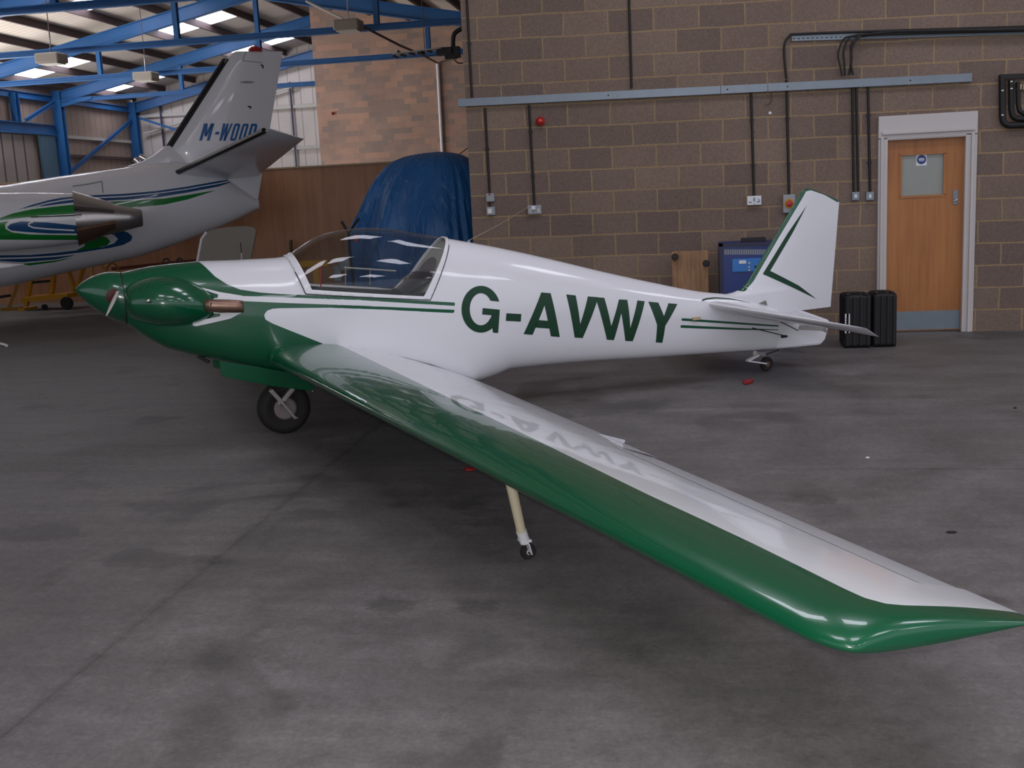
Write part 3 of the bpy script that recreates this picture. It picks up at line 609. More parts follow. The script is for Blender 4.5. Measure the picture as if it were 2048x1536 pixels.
LET = {'G': [el(97, 117, 19, 306, 44)+[(264, 263), (290, 265), (298, 148), (213, 140), (210, 172), (256, 176), (253, 190)]+el(56, 80, 328, 32, 32)],
       'hyphen': [[(331, 166), (406, 170), (403, 208), (328, 204)]],
       'A': [[(505, 62), (530, 64), (524, 120), (462, 274), (417, 270)], [(528, 64), (552, 66), (598, 285), (553, 281), (520, 120)], [(484, 199), (541, 204), (549, 243), (468, 237)]],
       'V': [[(630, 72), (677, 77), (700, 220), (738, 82), (790, 86), (712, 290), (672, 287)]],
       'W': [[(775, 86), (820, 89), (855, 230), (893, 97), (935, 99), (950, 240), (985, 102), (1022, 106), (962, 306), (925, 304), (905, 165), (868, 300), (833, 298)]],
       'Y': [[(1040, 108), (1090, 113), (1118, 180), (1140, 116), (1185, 120), (1125, 228), (1110, 314), (1077, 311), (1084, 224)]]}
for k, pl in LET.items(): decal([lz(p) for p in pl], 'registration_letter', M['green_flat'])
# ---- spinner and propeller
tip = A(150, 580); sp_rings = []
zt0, zb0 = TOP(X0), BOT(X0)
for i in range(15):
    t = i/14; x = tip.x+(X0-0.004-tip.x)*t; f = math.sin(min(1, t*1.0)*math.pi/2)**0.78 if t > 0 else 0.015
    zc = tip.z+((zt0+zb0)/2-tip.z)*t; sp_rings.append([Vector((x, math.sin(a)*HW(X0)*f*1.0, zc+math.cos(a)*(zt0-zb0)/2*f)) for a in [2*math.pi*k/40 for k in range(40)]])
spn = MB().loft(sp_rings).build('spinner', M['green'], ac, smooth=True)
MB().lathe(A(226, 592, -0.135), (0.25, -1, -0.1), [(-0.03, 0.03), (0.012, 0.05), (0.016, 0.045), (0.017, 0.001)], 20).build('blade_socket', mat('dark_red_recess', (70, 24, 20), 0.6), spn, smooth=True)
b0 = A(236, 583, -0.13); b1 = A(213, 631, -0.42); bl = MB(); d_ = (b1-b0)
rg = []
for i in range(9):
    t = i/8; c_ = b0+d_*t; ch = 0.018+0.012*math.sin(math.pi*min(t*1.15, 1)) if t < 0.95 else 0.008; th = 0.010*(1-t)+0.003
    ca = Vector((0.96, 0.0, 0.28)).normalized(); nb_ = ca.cross(d_).normalized()
    rg.append([c_+ca*ch*0.5*math.cos(a)+nb_*th*math.sin(a) for a in [2*math.pi*k/12 for k in range(12)]])
MB().loft(rg).build('propeller_blade', mat('blade_edge_pale', (190, 180, 176), 0.3, coat=0.3), ac, smooth=True)
MB().loft([[Vector((p.x, -p.y, 2*0.985*1.06-p.z+0.0)) for p in r] for r in rg]).build('propeller_blade', M['black'], ac, smooth=True)
gr = [ringpts(X0+dx, 96) for dx in (-0.004, 0.004)]
def grow(r, k): zc = sum(p.z for p in r)/len(r); return [Vector((p.x, p.y*k, zc+(p.z-zc)*k)) for p in r]
MB().loft([grow(gr[0], 0.94), grow(gr[0], 1.004), grow(gr[1], 1.004), grow(gr[1], 0.94)], cap=False).build('cowl_gap', M['black'], ac)
# ---- engine cheek fairings
def cheek(side):
    c0 = A(320, 598, -0.30); rings = []; xa, xb = X0-0.0, A(462, 612, -0.3).x
    n = 26
    for i in range(n+1):
        t = i/n; x = xa+(xb-xa)*t
        f = (min(1, t/0.22))**0.5 if t < 0.22 else 1.0; f = (0.55+0.45*math.sin(min(t/0.35, 1)*math.pi/2)); g = 1.0 if t < 0.40 else math.cos((t-0.40)/0.60*math.pi/2)**0.85
        if t < 0.04: f *= 0.8+0.2*t/0.04
        ry = 0.250*f*max(g, 0.05); rz = 0.165*f*max(0.20+0.80*g, 0.05); zc = c0.z-0.02-0.085*t*t
        rings.append([Vector((x, side*(0.155+ry*math.cos(a)), zc+rz*math.sin(a))) for a in [2*math.pi*k/36 for k in range(36)]])
    return MB().loft(rings).build('cheek_fairing', M['green'], ac, smooth=True)
ckf = cheek(-1); cheek(1)
lt = A(296, 602, -0.40); MB().lathe(lt, (0.1, -1, 0.1), [(-0.01, 0.014), (0.006, 0.012), (0.011, 0.006), (0.0115, 0.0005)], 16).build('flash_glint', M['chrome'], ckf, smooth=True)  # chrome dot added to stand for the flash glint on the cheek
# heat plates and exhaust stub on the near side
plate1 = P2([(398, 575), (440, 585), (484, 592), (484, 602), (445, 604), (412, 600), (435, 596), (436, 590), (400, 578)]); plate2 = P2([(412, 622), (440, 626), (485, 624), (460, 637), (420, 646), (392, 652), (385, 650), (388, 643), (410, 638), (440, 632), (440, 627), (415, 626)])
decal([plate1], 'heat_plate', M['white'], off=0.012); decal([plate2], 'heat_plate', M['white'], off=0.012)
e0 = A(408, 611, -0.30); e1 = A(486, 613, -0.315)
rr = []
for i in range(7):
    t = i/6; c_ = e0.lerp(e1, t); r = 0.040+0.004*math.sin(t*3.1); rr.append([c_+Vector((0, math.cos(a)*r*0.8, math.sin(a)*r)) for a in [2*math.pi*k/20 for k in range(20)]])
MB().loft(rr, cap=False).build('exhaust_shroud', M['brown_metal'], ac, smooth=True).modifiers.new('s', 'SOLIDIFY').thickness = 0.003
MB().tube([A(404, 609, -0.285), A(425, 610, -0.31)], 0.03, 16).build('exhaust_pipe', M['rubber'], ac, smooth=True)
MB().tube([A(396, 712, -0.1), A(418, 724, -0.14)], 0.012, 10).build('breather_pipe', M['black'], ac)
# ---- wings
def naca(t, n=30, m_=0.02, p=0.3):
    up, lo = [], []
    for i in range(n+1):
        x = 0.5*(1-math.cos(math.pi*i/n)); yt = 5*t*(0.2969*math.sqrt(x)-0.126*x-0.3516*x*x+0.2843*x**3-0.1036*x**4)
        yc = m_/p**2*(2*p*x-x*x) if x < p else m_/(1-p)**2*((1-2*p)+2*p*x-x*x)
        up.append((x, yc+yt)); lo.append((x, yc-yt))
    return up, lo
YT = 5.60
def wing_le(y): return Vector((-0.110+0.0690*(y-0.32), 0, 0.600+0.0108*(y-0.32)))
def wing_te(y): return Vector((1.405-0.0894*(y-0.30), 0, 0.262+0.0630*(y-0.30)))
WTE_T = [(0.3, 1.405), (5.6, 0.935)]
def section(y, n=30, squeeze=1.0, le_in=0.0):
    le = wing_le(y); te = wing_te(y); ch = te-le; c_ = ch.length; ax = ch.normalized(); up_ = Vector((-ax.z, 0, ax.x)); 
    le = le+ax*c_*le_in; c_ *= (1-le_in); t = 0.15-0.008*(y/5.66)
    u_, l_ = naca(t, n); pts = []
    for x, z in reversed(u_): pts.append(le+ax*c_*x+up_*c_*z*squeeze)
    for x, z in l_[1:-1]: pts.append(le+ax*c_*x+up_*c_*z*squeeze)
    return pts, ax, up_, le, c_
def wing(side):
    ys = [0.05+(5.44-0.05)*i/120 for i in range(121)]; rings = []
    for y in ys:
        pts = section(y)[0]; rings.append([Vector((p.x, side*y, p.z)) for p in pts])
    for i in range(1, 11):
        a = i/10*math.pi/2; y = 5.44+(YT-5.44)*math.sin(a); sq = math.cos(a)**0.38 if i < 10 else 0.02
        pts = section(y, squeeze=max(sq, 0.02), le_in=0.10*(1-math.cos(a)))[0]; rings.append([Vector((p.x, side*y, p.z)) for p in pts])
    mb = MB().loft(rings, cap=True); o = mb.build('wing', M['wing'], ac, smooth=True, angle=60); return o
wp = wing(-1)
bvh_w = BVHTree.FromPolygons([v.co.copy() for v in wp.data.vertices], [tuple(p.vertices) for p in wp.data.polygons])
def wpx(px, py):
    h = bvh_w.ray_cast(RAYO, raydir(px, py))
    if h[0] is None: p = AZ(px, py, 0.60); return (p.x, p.y)
    return (h[0].x, h[0].y)
bl_ = [wpx(*p) for p in [(672, 697), (780, 748), (900, 807), (1000, 856), (1100, 906), (1200, 951), (1300, 991), (1400, 1037), (1500, 1084), (1600, 1133), (1690, 1178), (1730, 1196), (1770, 1207), (1810, 1211), (1860, 1212), (1960, 1217), (2030, 1222)]]
WB = [wpx(*p) for p in [(700, 708), (1500, 1084)]]
# straight line fit between the clean outer points, carried in to the root
ax_, ay_ = bl_[7], bl_[9]
sl = (ay_[0]-ax_[0])/(ay_[1]-ax_[1])
line = [(ax_[0]+sl*(yy-ax_[1]), yy) for yy in (-0.3, -1.5, -3.0)]
outer = [p for p in bl_[6:] if True]
wpoly = [(-1, -0.2), (0.25, -0.2)]+line+outer+[(outer[-1][0]+0.6, outer[-1][1]-0.02), (2.2, -5.9), (-1, -5.9)]
def paint_wing(o, side):
    P = np.array([(v.co.x, -abs(v.co.y)) for v in o.data.vertices]); set_attr(o, 'paint', sdf(P, wpoly))
paint_wing(wp, -1)
ws = wing(1); set_attr(ws, 'paint', np.full(len(ws.data.vertices), 1.0)); ws.data.materials.clear(); ws.data.materials.append(mat('shaded_wing_cream', (196, 188, 176), 0.3, coat=0.3, var=0.03)); ws['label'] = 'far wing, white paint with shade put into its cream tone'  # cream colour carries the shade on the far wing's white paint
# separate aileron
def carve(o, cond, name, m):
    bm = bmesh.new(); bm.from_mesh(o.data); b2 = bm.copy()
    bmesh.ops.delete(b2, geom=[f for f in b2.faces if not cond(f.calc_center_median())], context='FACES'); bmesh.ops.delete(bm, geom=[f for f in bm.faces if cond(f.calc_center_median())], context='FACES')
    me = D.meshes.new(name); b2.to_mesh(me); n = D.objects.new(name, me); COL.objects.link(n); me.materials.append(m); n.parent = o.parent; bm.to_mesh(o.data); bm.free(); b2.free(); return n
def xfrac(p, y):
    le = wing_le(y); te = wing_te(y); return (p.x-le.x)/(te.x-le.x)
for wv, sd in ((wp, -1), (ws, 1)):
    ail = carve(wv, lambda c: sd*c.y > 3.25 and sd*c.y < 5.30 and xfrac(c, abs(c.y)) > 0.775, 'aileron', wv.data.materials[0])
    hy = 3.25; p0 = wing_le(hy).lerp(wing_te(hy), 0.775); p1 = wing_le(5.30).lerp(wing_te(5.30), 0.775)
    p0 = Vector((p0.x, sd*hy, p0.z)); p1 = Vector((p1.x, sd*5.30, p1.z)); ax = (p1-p0).normalized()
    R_ = Matrix.Translation(p0) @ Matrix.Rotation(math.radians(-1.8 if sd < 0 else -1.8)*1, 4, ax if sd < 0 else -ax) @ Matrix.Translation(-p0)
    ail.data.transform(R_)
# raised inboard trailing edge tab near the aileron

def on_te(px, py, up_):
    z = 0.45
    for _ in range(12): q = AZ(px, py, z); z = wing_te(-q.y).z+up_
    return q
q0 = on_te(1156, 857, 0.006); q1 = on_te(1250, 880, 0.05); q2 = on_te(1246, 892, 0.012); q1b = on_te(1242, 884, .03)
MB().prism([q0, q1, q1b, q2], (0, 0, -0.012)).build('spoiler_tab', M['white'], ac)
# wing root fairing
r0 = A(570, 716, -0.30)
MB().loft([[Vector((r0.x+0.02-0.13*math.cos(b)*1.0, -0.25-0.13*math.sin(b)*math.cos(a)*1.0, r0.z+0.0+0.085*math.sin(b)*math.sin(a))) for a in [2*math.pi*k/24 for k in range(24)]] for b in [math.pi*i/14 for i in range(15)]]).build('wing_root_fairing', M['green'], ac, smooth=True)
# ---- fin, rudder, tailplane
def fin_section(le, te, z, t, n=14):
    up, lo = naca(t, n, 0.0001, 0.4); c_ = te-le
    return [Vector((le+c_*x, -c_*y, z)) for x, y in reversed(up)]+[Vector((le+c_*x, -c_*y, z)) for x, y in lo[1:-1]]
LEp = [A(*p) for p in [(1440, 588), (1466, 585), (1484, 577), (1498, 558), (1550, 471), (1600, 386), (1607, 379), (1616, 375), (1630, 377)]]
le_z = sorted([(p.z, p.x) for p in LEp]); TEp = [A(*p) for p in [(1659, 640), (1672, 500), (1678.5, 402)]]; te_z = sorted([(p.z, p.x) for p in TEp])
ztop = A(1622, 375).z
def hinge(z): a_, b_ = A(1641, 382), A(1575, 640); return a_.x+(b_.x-a_.x)*(z-a_.z)/(b_.z-a_.z)
fl_ = smooth_interp([(z, x) for z, x in le_z]) if all(le_z[i][0] < le_z[i+1][0] for i in range(len(le_z)-1)) else (lambda z: interp(le_z, z))
tz = sorted([(p.z, p.x) for p in [A(1659, 640), (A(1678.5, 402))]])
def te_x(z): (a, xa), (b, xb) = tz; return xa+(xb-xa)*(z-a)/(b-a)
def ztop_x(x): # sloping tip line from (1616,375) back to (1678,400)
    a_, b_ = A(1618, 375), A(1678.5, 401); return a_.z+(b_.z-a_.z)*(x-a_.x)/(b_.x-a_.x)
zb_ = 0.50; rings = []; nz_ = 60
for i in range(nz_+1):
    z = zb_+(ztop-zb_)*i/nz_; le = interp(le_z, z) if z > le_z[0][0] else le_z[0][1]; rings.append(fin_section(le, te_x(z), z, 0.085))
mbf = MB().loft(rings); fin = mbf.build('fin', M['fus'], ac, smooth=True, angle=50)
bm = bmesh.new(); bm.from_mesh(fin.data); a_, b_ = A(1612, 374.5), A(1678.5, 401); d = (b_-a_).normalized(); no = Vector((-d.z, 0, d.x))
if no.z < 0: no = -no
g = bmesh.ops.bisect_plane(bm, geom=bm.verts[:]+bm.edges[:]+bm.faces[:], plane_co=a_, plane_no=no, clear_outer=True)
bmesh.ops.holes_fill(bm, edges=[e for e in bm.edges if e.is_boundary])
# vertical grid for the painted marks
for k in range(40):
    x = 3.7+k*0.03; bmesh.ops.bisect_plane(bm, geom=bm.verts[:]+bm.edges[:]+bm.faces[:], plane_co=(x, 0, 0), plane_no=(1, 0, 0))
bmesh.ops.triangulate(bm, faces=[f for f in bm.faces if len(f.verts) > 4]); bm.to_mesh(fin.data); bm.free()
bvh_fin = BVHTree.FromPolygons([v.co.copy() for v in fin.data.vertices], [tuple(p.vertices) for p in fin.data.polygons])
def finpx(l): return [(A(x, y, -0.02).x, A(x, y, -0.02).z) for x, y in l]
le_strip = finpx([(1462, 580), (1489, 583), (1507, 562), (1558, 475), (1607, 394), (1613, 383), (1622, 380.5), (1650, 390), (1678, 405), (1690, 400), (1640, 365), (1600, 365), (1480, 560)])
set_attr(fin, 'paint', sdf(np.array([(v.co.x, v.co.z) for v in fin.data.vertices]), le_strip))
decal([finpx([(1614, 410), (1575, 466), (1524, 548), (1538.5, 541.5), (1584, 466)]), finpx([(1524, 548), (1592, 579), (1634, 598.5), (1596, 571), (1538.5, 541.5)]), ], 'fin_flash', M['green_flat'], bv=bvh_fin, off=0.001)
def carve2(o, cond, name):
    n = carve(o, cond, name, o.data.materials[0]); n.data.polygons.foreach_set('use_smooth', [True]*len(n.data.polygons)); return n
bmx = bmesh.new(); bmx.from_mesh(fin.data); ha, hb = A(1641, 378), A(1572, 660); dd = (hb-ha).normalized()
bmesh.ops.bisect_plane(bmx, geom=bmx.verts[:]+bmx.edges[:]+bmx.faces[:], plane_co=ha, plane_no=Vector((-dd.z, 0, dd.x))); bmx.to_mesh(fin.data); bmx.free()
rud = carve2(fin, lambda c: (c-ha).dot(Vector((-dd.z, 0, dd.x)))*(1 if Vector((-dd.z, 0, dd.x)).x > 0 else -1) > 0, 'rudder')
# lower rudder, closing the tail below the tailplane
lo_px = [(1575, 610), (1659, 640), (1655, 662), (1650, 680), (1640, 690), (1590, 695), (1530, 700), (1525, 620)]
lo = [A(x, y, -0.02) for x, y in lo_px]
for q in lo: q.y = 0
mbx = MB(); mbx.prism([q+Vector((0, -0.03, 0)) for q in lo], (0, 0.06, 0)); rl = mbx.build('rudder_lower', M['white'], ac, bevel=0.02)
# tailplane
def tail(side):
    rings = []; n = 14
    for i in range(25):
        t = i/24; y = 0.02+(1.40-0.02)*t; le = Vector((3.48+0.50*t**1.05, 0, 0.65-0.080*t)); te = Vector((4.42-0.31*t, 0, 0.405+0.087*t)); 
        sq = 1.0 if t < 0.93 else math.sqrt(max(0.02, 1-((t-0.93)/0.07)**2)); th = 0.10*sq
        ch = te-le; ax = ch.normalized(); up_ = Vector((-ax.z, 0, ax.x)); c_ = ch.length; u_, l_ = naca(th, n, 0.0001, 0.4)
        rings.append([Vector((0, side*y, 0))+le+ax*c_*x+up_*c_*z for x, z in reversed(u_)]+[Vector((0, side*y, 0))+le+ax*c_*x+up_*c_*z for x, z in l_[1:-1]])
    o = MB().loft(rings).build('tailplane', M['white'], ac, smooth=True, angle=60)
    def fr(c):
        t = (abs(c.y)-0.02)/1.38; a = 3.48+0.50*max(t, 0)**1.05; b = 4.42-0.31*t; return (c.x-a)/(b-a)
    carve(o, lambda c: fr(c) > 0.6, 'elevator', M['white']); return o
tail(-1); tail(1)
strip([fpx(*p) for p in [(1404, 601), (1412, 598), (1430, 596), (1460, 598), (1500, 605)]], lambda t: 0.010*(1-t)+0.002, M['green_flat'], 'root_flash', off=0.004)
# small fittings at the tail
MB().tube([A(1505, 656, -0.09), A(1576, 673, -0.10)], 0.004, 8).build('control_rod', M['black'], ac)
MB().box(A(1568, 673, -0.09), (0.05, 0.02, 0.02)).build('rod_fitting', M['black'], ac)
MB().tube([A(1550, 638, -0.09), A(1596, 661, -0.12)], 0.004, 8).build('stay_rod', M['black'], ac)
MB().prism([A(1598, 660, -0.10), A(1600, 650, -0.10), A(1650, 652, -0.12), A(1656, 667, -0.12), A(1645, 662, -0.12)], (0, 0.01, 0)).build('elevator_horn', M['alu'], ac)
MB().prism([A(1519, 607, -0.06), A(1532, 601, -0.06), A(1535, 611, -0.06)], (0, 0.02, 0)).build('mass_balance', M['alu'], ac)
MB().box(A(1393, 637, -0.14), (0.07, 0.02, 0.022)).build('trim_block', M['brush'], ac)
for py_ in (637, 641, 646): MB().box(A(1476, py_, -0.085), (0.008, 0.006, 0.008)).build('rivet', M['black'], ac)
# ---- cockpit
def inner(x, s=0.93): 
    r = ringpts(x, 48); zc = sum(p.z for p in r)/48; return [Vector((x, p.y*s, zc+(p.z-zc)*s)) for p in r]
sill = CO[1].z; xs2 = [CI[0].x-0.15+(CI[3].x-0.02-(CI[0].x-0.15))*i/24 for i in range(25)]
mb = MB(); fl_z = sill-0.28
for i in range(24):
    pass
rows = []
for x in xs2:
    h = HW(x)*0.86; rows.append([Vector((x, -h, sill-0.06)), Vector((x, -h*0.95, fl_z)), Vector((x, h*0.95, fl_z)), Vector((x, h, sill-0.06))])
mb.loft(rows, cap=False, close=False); mb.build('cockpit_tub', M['dark'], ac)
def railpts(s, k=0.93, dz=-0.005): return [Vector((x, s*HW(x)*k, interp([(CO[1].x, CO[1].z), (CO[2].x, CO[2].z)], x)+dz)) for x in [CO[1].x+(CO[2].x-CO[1].x)*i/14 for i in range(15)]]
MB().tube(railpts(1, 0.90, 0.012), 0.016, 12).build('sill_rail', M['alu'], ac, smooth=True)
MB().box(((CO[0].x+0.02), 0, CO[0].z-0.17), (0.03, 0.30, 0.18)).build('instrument_panel', M['dark'], ac)
# rear bulkhead with an oval opening, leaning aft
pa, pb = CI[3], CI[2]; ring = []
for k in range(-16, 17):
    a = k/16; 
for s in np.linspace(0, 1, 14):
    q = pa.lerp(pb, s); h_ = bvh_f.ray_cast(Vector((q.x, -3, q.z-0.002)), Vector((0, 1, 0))); yy = -h_[0].y*0.97 if h_[0] is not None else 0.0
    ring.append((q, yy))
poly = [Vector((q.x+0.015, -y, q.z-0.008)) for q, y in ring]+[Vector((q.x+0.015, y, q.z-0.008)) for q, y in reversed(ring)]
MB().prism(poly, (0.012, 0, 0)).build('rear_bulkhead', M['pale'], ac)
axd = (pb-pa).normalized(); cc = pa.lerp(pb, 0.60); ov = [Vector((cc.x+0.008, 0, cc.z-0.004))+axd*0.125*math.cos(a)*(1.0)+Vector((0, 1, 0))*0.15*math.sin(a)*(1-0.25*math.cos(a+math.pi)*0) for a in [2*math.pi*k/32 for k in range(32)]]
MB().prism(ov, (0.004, 0, 0)).build('bulkhead_cover', M['greyin'], ac)
mb = MB(); a_ = A(792, 590, -0.12); b_ = A(845, 588, 0.05)
mb.loft([[Vector((0.88+0.34*t, 0.20*math.cos(a)*(0.75+0.25*math.sin(math.pi*t)), sill-0.10+0.10*t+0.055*math.sin(a)+0.06*math.sin(math.pi*t))) for a in [2*math.pi*k/20 for k in range(20)]] for t in [i/10 for i in range(11)]])
mb.build('seat_cushion', mat('shiny_dark_vinyl', (52, 48, 56), 0.25, coat=0.4), ac, smooth=True)
MB().tube(smoothpath([A(815, 553, 0.0), A(820, 563, 0.0), A(835, 571, 0.0), A(857, 580, -0.05)]), 0.006, 8).build('harness_strap', M['pale'], ac)
# vent window rail on the far side of the canopy
y_ = 0.26
MB().tube([A(688, 535, 0.2), A(792, 542, 0.2)], 0.006, 8).build('vent_window_rail', M['pale'], ac)
for px_a in (691, 740): MB().tube([A(px_a, 536, 0.2), A(px_a, 570, 0.22)], 0.003, 6).build('vent_window_post', M['pale'], ac)
MB().tube([A(640, 532, 0.0), A(642, 575, 0.0)], 0.005, 6).build('control_stick', M['red'], ac)
# ---- main gear
WR = 0.19
MWL = PIN @ (PM+Vector((0, 0, WR)))
yx = PIN.to_3x3() @ (Vector((0, 0, 1)).cross(EX)); yx = Vector((0, 1, 0))
tyre = MB().lathe(MWL, yx, [(-0.055, 0.10), (-0.072, 0.125), (-0.070, 0.155), (-0.045, 0.182), (0, 0.19), (0.045, 0.182), (0.070, 0.155), (0.072, 0.125), (0.055, 0.10)], 48).build('main_tyre', M['rubber'], ac, smooth=True)
MB().lathe(MWL, yx, [(-0.060, 0.001), (-0.062, 0.07), (-0.056, 0.075), (-0.05, 0.102), (0.05, 0.102), (0.06, 0.07), (0.06, 0.001)], 36).build('wheel_hub', M['hub'], tyre, smooth=True)
y_ = -0.10
a_, b_, c_ = A(541, 780, y_), A(563, 804, y_), A(590, 836, y_); d_ = A(586, 776, y_)
leg = MB().bar(a_, b_, 0.03, 0.055, (0, 1, 0)).bar(b_, c_, 0.02, 0.06, (0, 1, 0)).build('gear_leg', M['gear'], ac, bevel=0.004)
MB().bar(b_, d_, 0.03, 0.045, (0, 1, 0)).build('retraction_link', M['gear'], ac, bevel=0.004)
MB().lathe(b_, (0, -1, 0), [(0, 0.028), (0.022, 0.028), (0.024, 0.018), (0.0245, 0.001)], 20).build('pivot_bolt', M['chrome'], leg, smooth=True)
MB().lathe(A(594, 836, y_-0.01), (0, -1, 0), [(0, 0.010), (0.01, 0.008), (0.011, 0.0005)], 14).build('axle_nut', M['chrome'], leg, smooth=True)
MB().bar(A(541, 780, 0.10), A(590, 836, 0.10), 0.03, 0.055, (0, 1, 0)).build('gear_leg', M['gear'], ac, bevel=0.004)
for s in (-1, 1):
    y_ = s*0.19 if s < 0 else 0.19
    pl = [A(440, 722, -0.19), A(520, 735, -0.19), A(630, 752, -0.19), A(628, 783, -0.19), A(540, 772, -0.19), A(443, 753, -0.19)]
    MB().prism([Vector((p.x, s*0.185, p.z)) for p in pl], (0, 0.012, 0)).build('gear_door', M['green'], ac, bevel=0.003)
MB().lathe(A(625, 782, -0.2), (0, -1, 0), [(0, 0.008), (0.01, 0.006), (0.011, 0.0005)], 12).build('door_bolt', M['chrome'], ac)
# ---- outrigger under the near wing
OW = onZ(1057, 1118); owc = PIN @ (OW+Vector((0, 0, 0.036)))
ot = A(1017, 947, -3.38); om = A(1043, 1064, -3.40)
leg = MB().tube([ot, om], [0.024, 0.021], 16).build('outrigger_leg', M['cream'], ac, smooth=True)
ob = om+(owc-om)*0.55
MB().tube([om+(ot-om)*0.02, om+(ob-om)*0.9], 0.024, 16).build('outrigger_socket', M['white'], ac, smooth=True)
fk = MB()
for s in (-1, 1): fk.bar(ob+Vector((0, s*0.022, 0.01)), owc+Vector((0, s*0.022, 0)), 0.006, 0.044, (0, 1, 0))
fk.box(ob+Vector((-.002, 0, 0.012)), (0.05, 0.05, 0.012)); fk.build('castor_fork', M['white'], ac, bevel=0.003)
tw = MB().lathe(owc, (0, 1, 0), [(-0.012, 0.022), (-0.014, 0.033), (-0.008, 0.036), (0.008, 0.036), (0.014, 0.033), (0.012, 0.022)], 32).build('outrigger_tyre', M['rubber'], ac, smooth=True)
MB().lathe(owc, (0, 1, 0), [(-0.015, 0.001), (-0.015, 0.012), (-0.009, 0.014), (-0.013, 0.028), (0.013, 0.028), (0.015, 0.012), (0.015, 0.001)], 28).build('outrigger_hub', M['pale'], tw, smooth=True)
MB().lathe(owc+Vector((0, -0.03, 0)), (0, -1, 0), [(-.012, 0.008), (0, 0.007), (0.002, 0.006), (0.0021, 0.0005)], 14).build('axle_bolt', M['black'], tw)
# matching outrigger on the far wing, hanging clear of the floor
sc_ = Vector((1, -1, 1))
MB().tube([Vector((ot.x, -ot.y, ot.z)), Vector((om.x, -om.y, om.z))], [0.024, 0.021], 12).build('outrigger_leg', M['cream'], ac, smooth=True)
MB().lathe(Vector((owc.x, -owc.y, owc.z)), (0, 1, 0), [(-0.012, 0.022), (-0.014, 0.033), (0.014, 0.033), (0.012, 0.022)], 24).build('outrigger_tyre', M['rubber'], ac, smooth=True)
MB().bar(Vector((om.x, -om.y, om.z)), Vector((owc.x, -owc.y, owc.z)), 0.03, 0.03).build('castor_fork', M['white'], ac)
# ---- tail wheel
twc = PIN @ (onZ(1533, 742)+Vector((0, 0, 0.062)))
t_ = MB().lathe(twc, (0, 1, 0), [(-0.014, 0.03), (-0.018, 0.055), (-0.01, 0.062), (0.01, 0.062), (0.018, 0.055), (0.014, 0.03)], 32).build('tail_tyre', M['rubber'], ac, smooth=True)
MB().lathe(twc, (0, 1, 0), [(-0.019, 0.001), (-0.019, 0.024), (0.019, 0.024), (0.019, 0.001)], 20).build('tail_hub', M['brown_metal'], t_)
y_ = twc.y-0.028; p1 = A(1494, 722, y_); p2 = A(1516, 710, y_); p3 = A(1532, 727, y_)
MB().bar(p1, p2, 0.012, 0.04, (0, 1, 0)).bar(p1+Vector((0.01, 0, 0)), p3, 0.012, 0.032, (0, 1, 0)).build('tail_fork', M['whitebox'], ac)
MB().bar(A(1510, 706, 0), A(1528, 708, 0), 0.05, 0.035).build('tail_bracket', M['alu'], ac)
MB().tube([A(1522, 712, 0), A(1558, 700, 0)], 0.006, 8).build('tail_spring', M['black'], ac)
# cable from the wall socket down to the spine of the aeroplane
s0 = onY(1056, 414, WY-0.05); s1 = PMW @ (A(937, 484)+Vector((0, 0, 0.01))); md_ = (s0+s1)/2-Vector((0, 0, 0.012))
tag(MB().tube(smoothpath([s0, md_, s1], 8), 0.0028, 8).build('charging_cable', M['brush']), 'thin pale cable stretched from the double wall socket to the back of the motor glider', 'cable')
MB().tube([A(935, 486), A(939, 481)], 0.009, 8).build('cable_socket', M['greybox'], ac)
# ------------------------------------------------------------------ the business jet parked behind
JA = math.radians(29.5); JU = Vector((math.cos(JA), math.sin(JA), 0)); JW = Vector((math.sin(JA), -math.cos(JA), 0))   # aft, towards port (the camera)
JD = 18.4; JP = CAM+ray(517, 412)*JD; JP.z = 0
JMW = Matrix(((JU.x, -JW.x, 0, JP.x), (JU.y, -JW.y, 0, JP.y), (0, 0, 1, 0), (0, 0, 0, 1))); JIN = JMW.inverted()   # local: x aft, y starboard, z up
def J(px, py, y=0.0): return JIN @ hitp(px, py, JW, JP-JW*y)
M['jetwhite'] = mat('jet_white_paint', (238, 238, 244), 0.25, coat=0.5, var=0.015)
jet = empty('business_jet', JP, JMW); tag(jet, 'white business jet with blue and green stripes and letters on its tall fin', 'aeroplane')
JO = JIN @ CAM
def jdir(px, py): return (JIN.to_3x3() @ ray(px, py)).normalized()
jt = [(p.x, p.z) for p in [J(*q) for q in [(0, 371), (60, 362), (125, 352), (200, 342), (259, 334), (300, 326), (345, 322), (420, 340), (512, 398)]]]
jb = [(p.x, p.z) for p in [J(*q) for q in [(0, 574), (70, 560), (156, 540), (220, 526), (281, 512), (345, 491), (406, 468), (460, 446), (515, 419)]]]
x0 = jt[0][0]; zt_, zb_ = jt[0][1], jb[0][1]
jt = [(-13.6, 1.42), (-13.2, 1.72), (-12.2, 2.05), (-11.0, 2.42), (-9.6, 2.52), (-7.0, 2.50), (-5.4, 2.42)]+[t for t in jt if t[0] > -5.0]
jb = [(-13.6, 1.38), (-13.2, 1.16), (-12.2, 0.96), (-11.0, 0.85), (-9.0, 0.76), (-7.0, 0.72), (-5.4, 0.66)]+[t for t in jb if t[0] > -5.0]
JT = smooth_interp(jt); JB = smooth_interp(jb); JH = smooth_interp([(-13.6, 0.02), (-13.2, 0.25), (-12.2, 0.52), (-11.0, 0.75), (-9.6, 0.82), (-5.0, 0.80), (-3.5, 0.74), (-2.0, 0.58), (-1.0, 0.38), (-0.3, 0.2), (0.0, 0.10)])
def jring(x, n): 
    zt, zb, h = JT(x), JB(x), JH(x); zc = (zt+zb)/2; return [Vector((x, h*math.sin(2*math.pi*k/n), zc+(zt-zb)/2*math.cos(2*math.pi*k/n))) for k in range(n)]
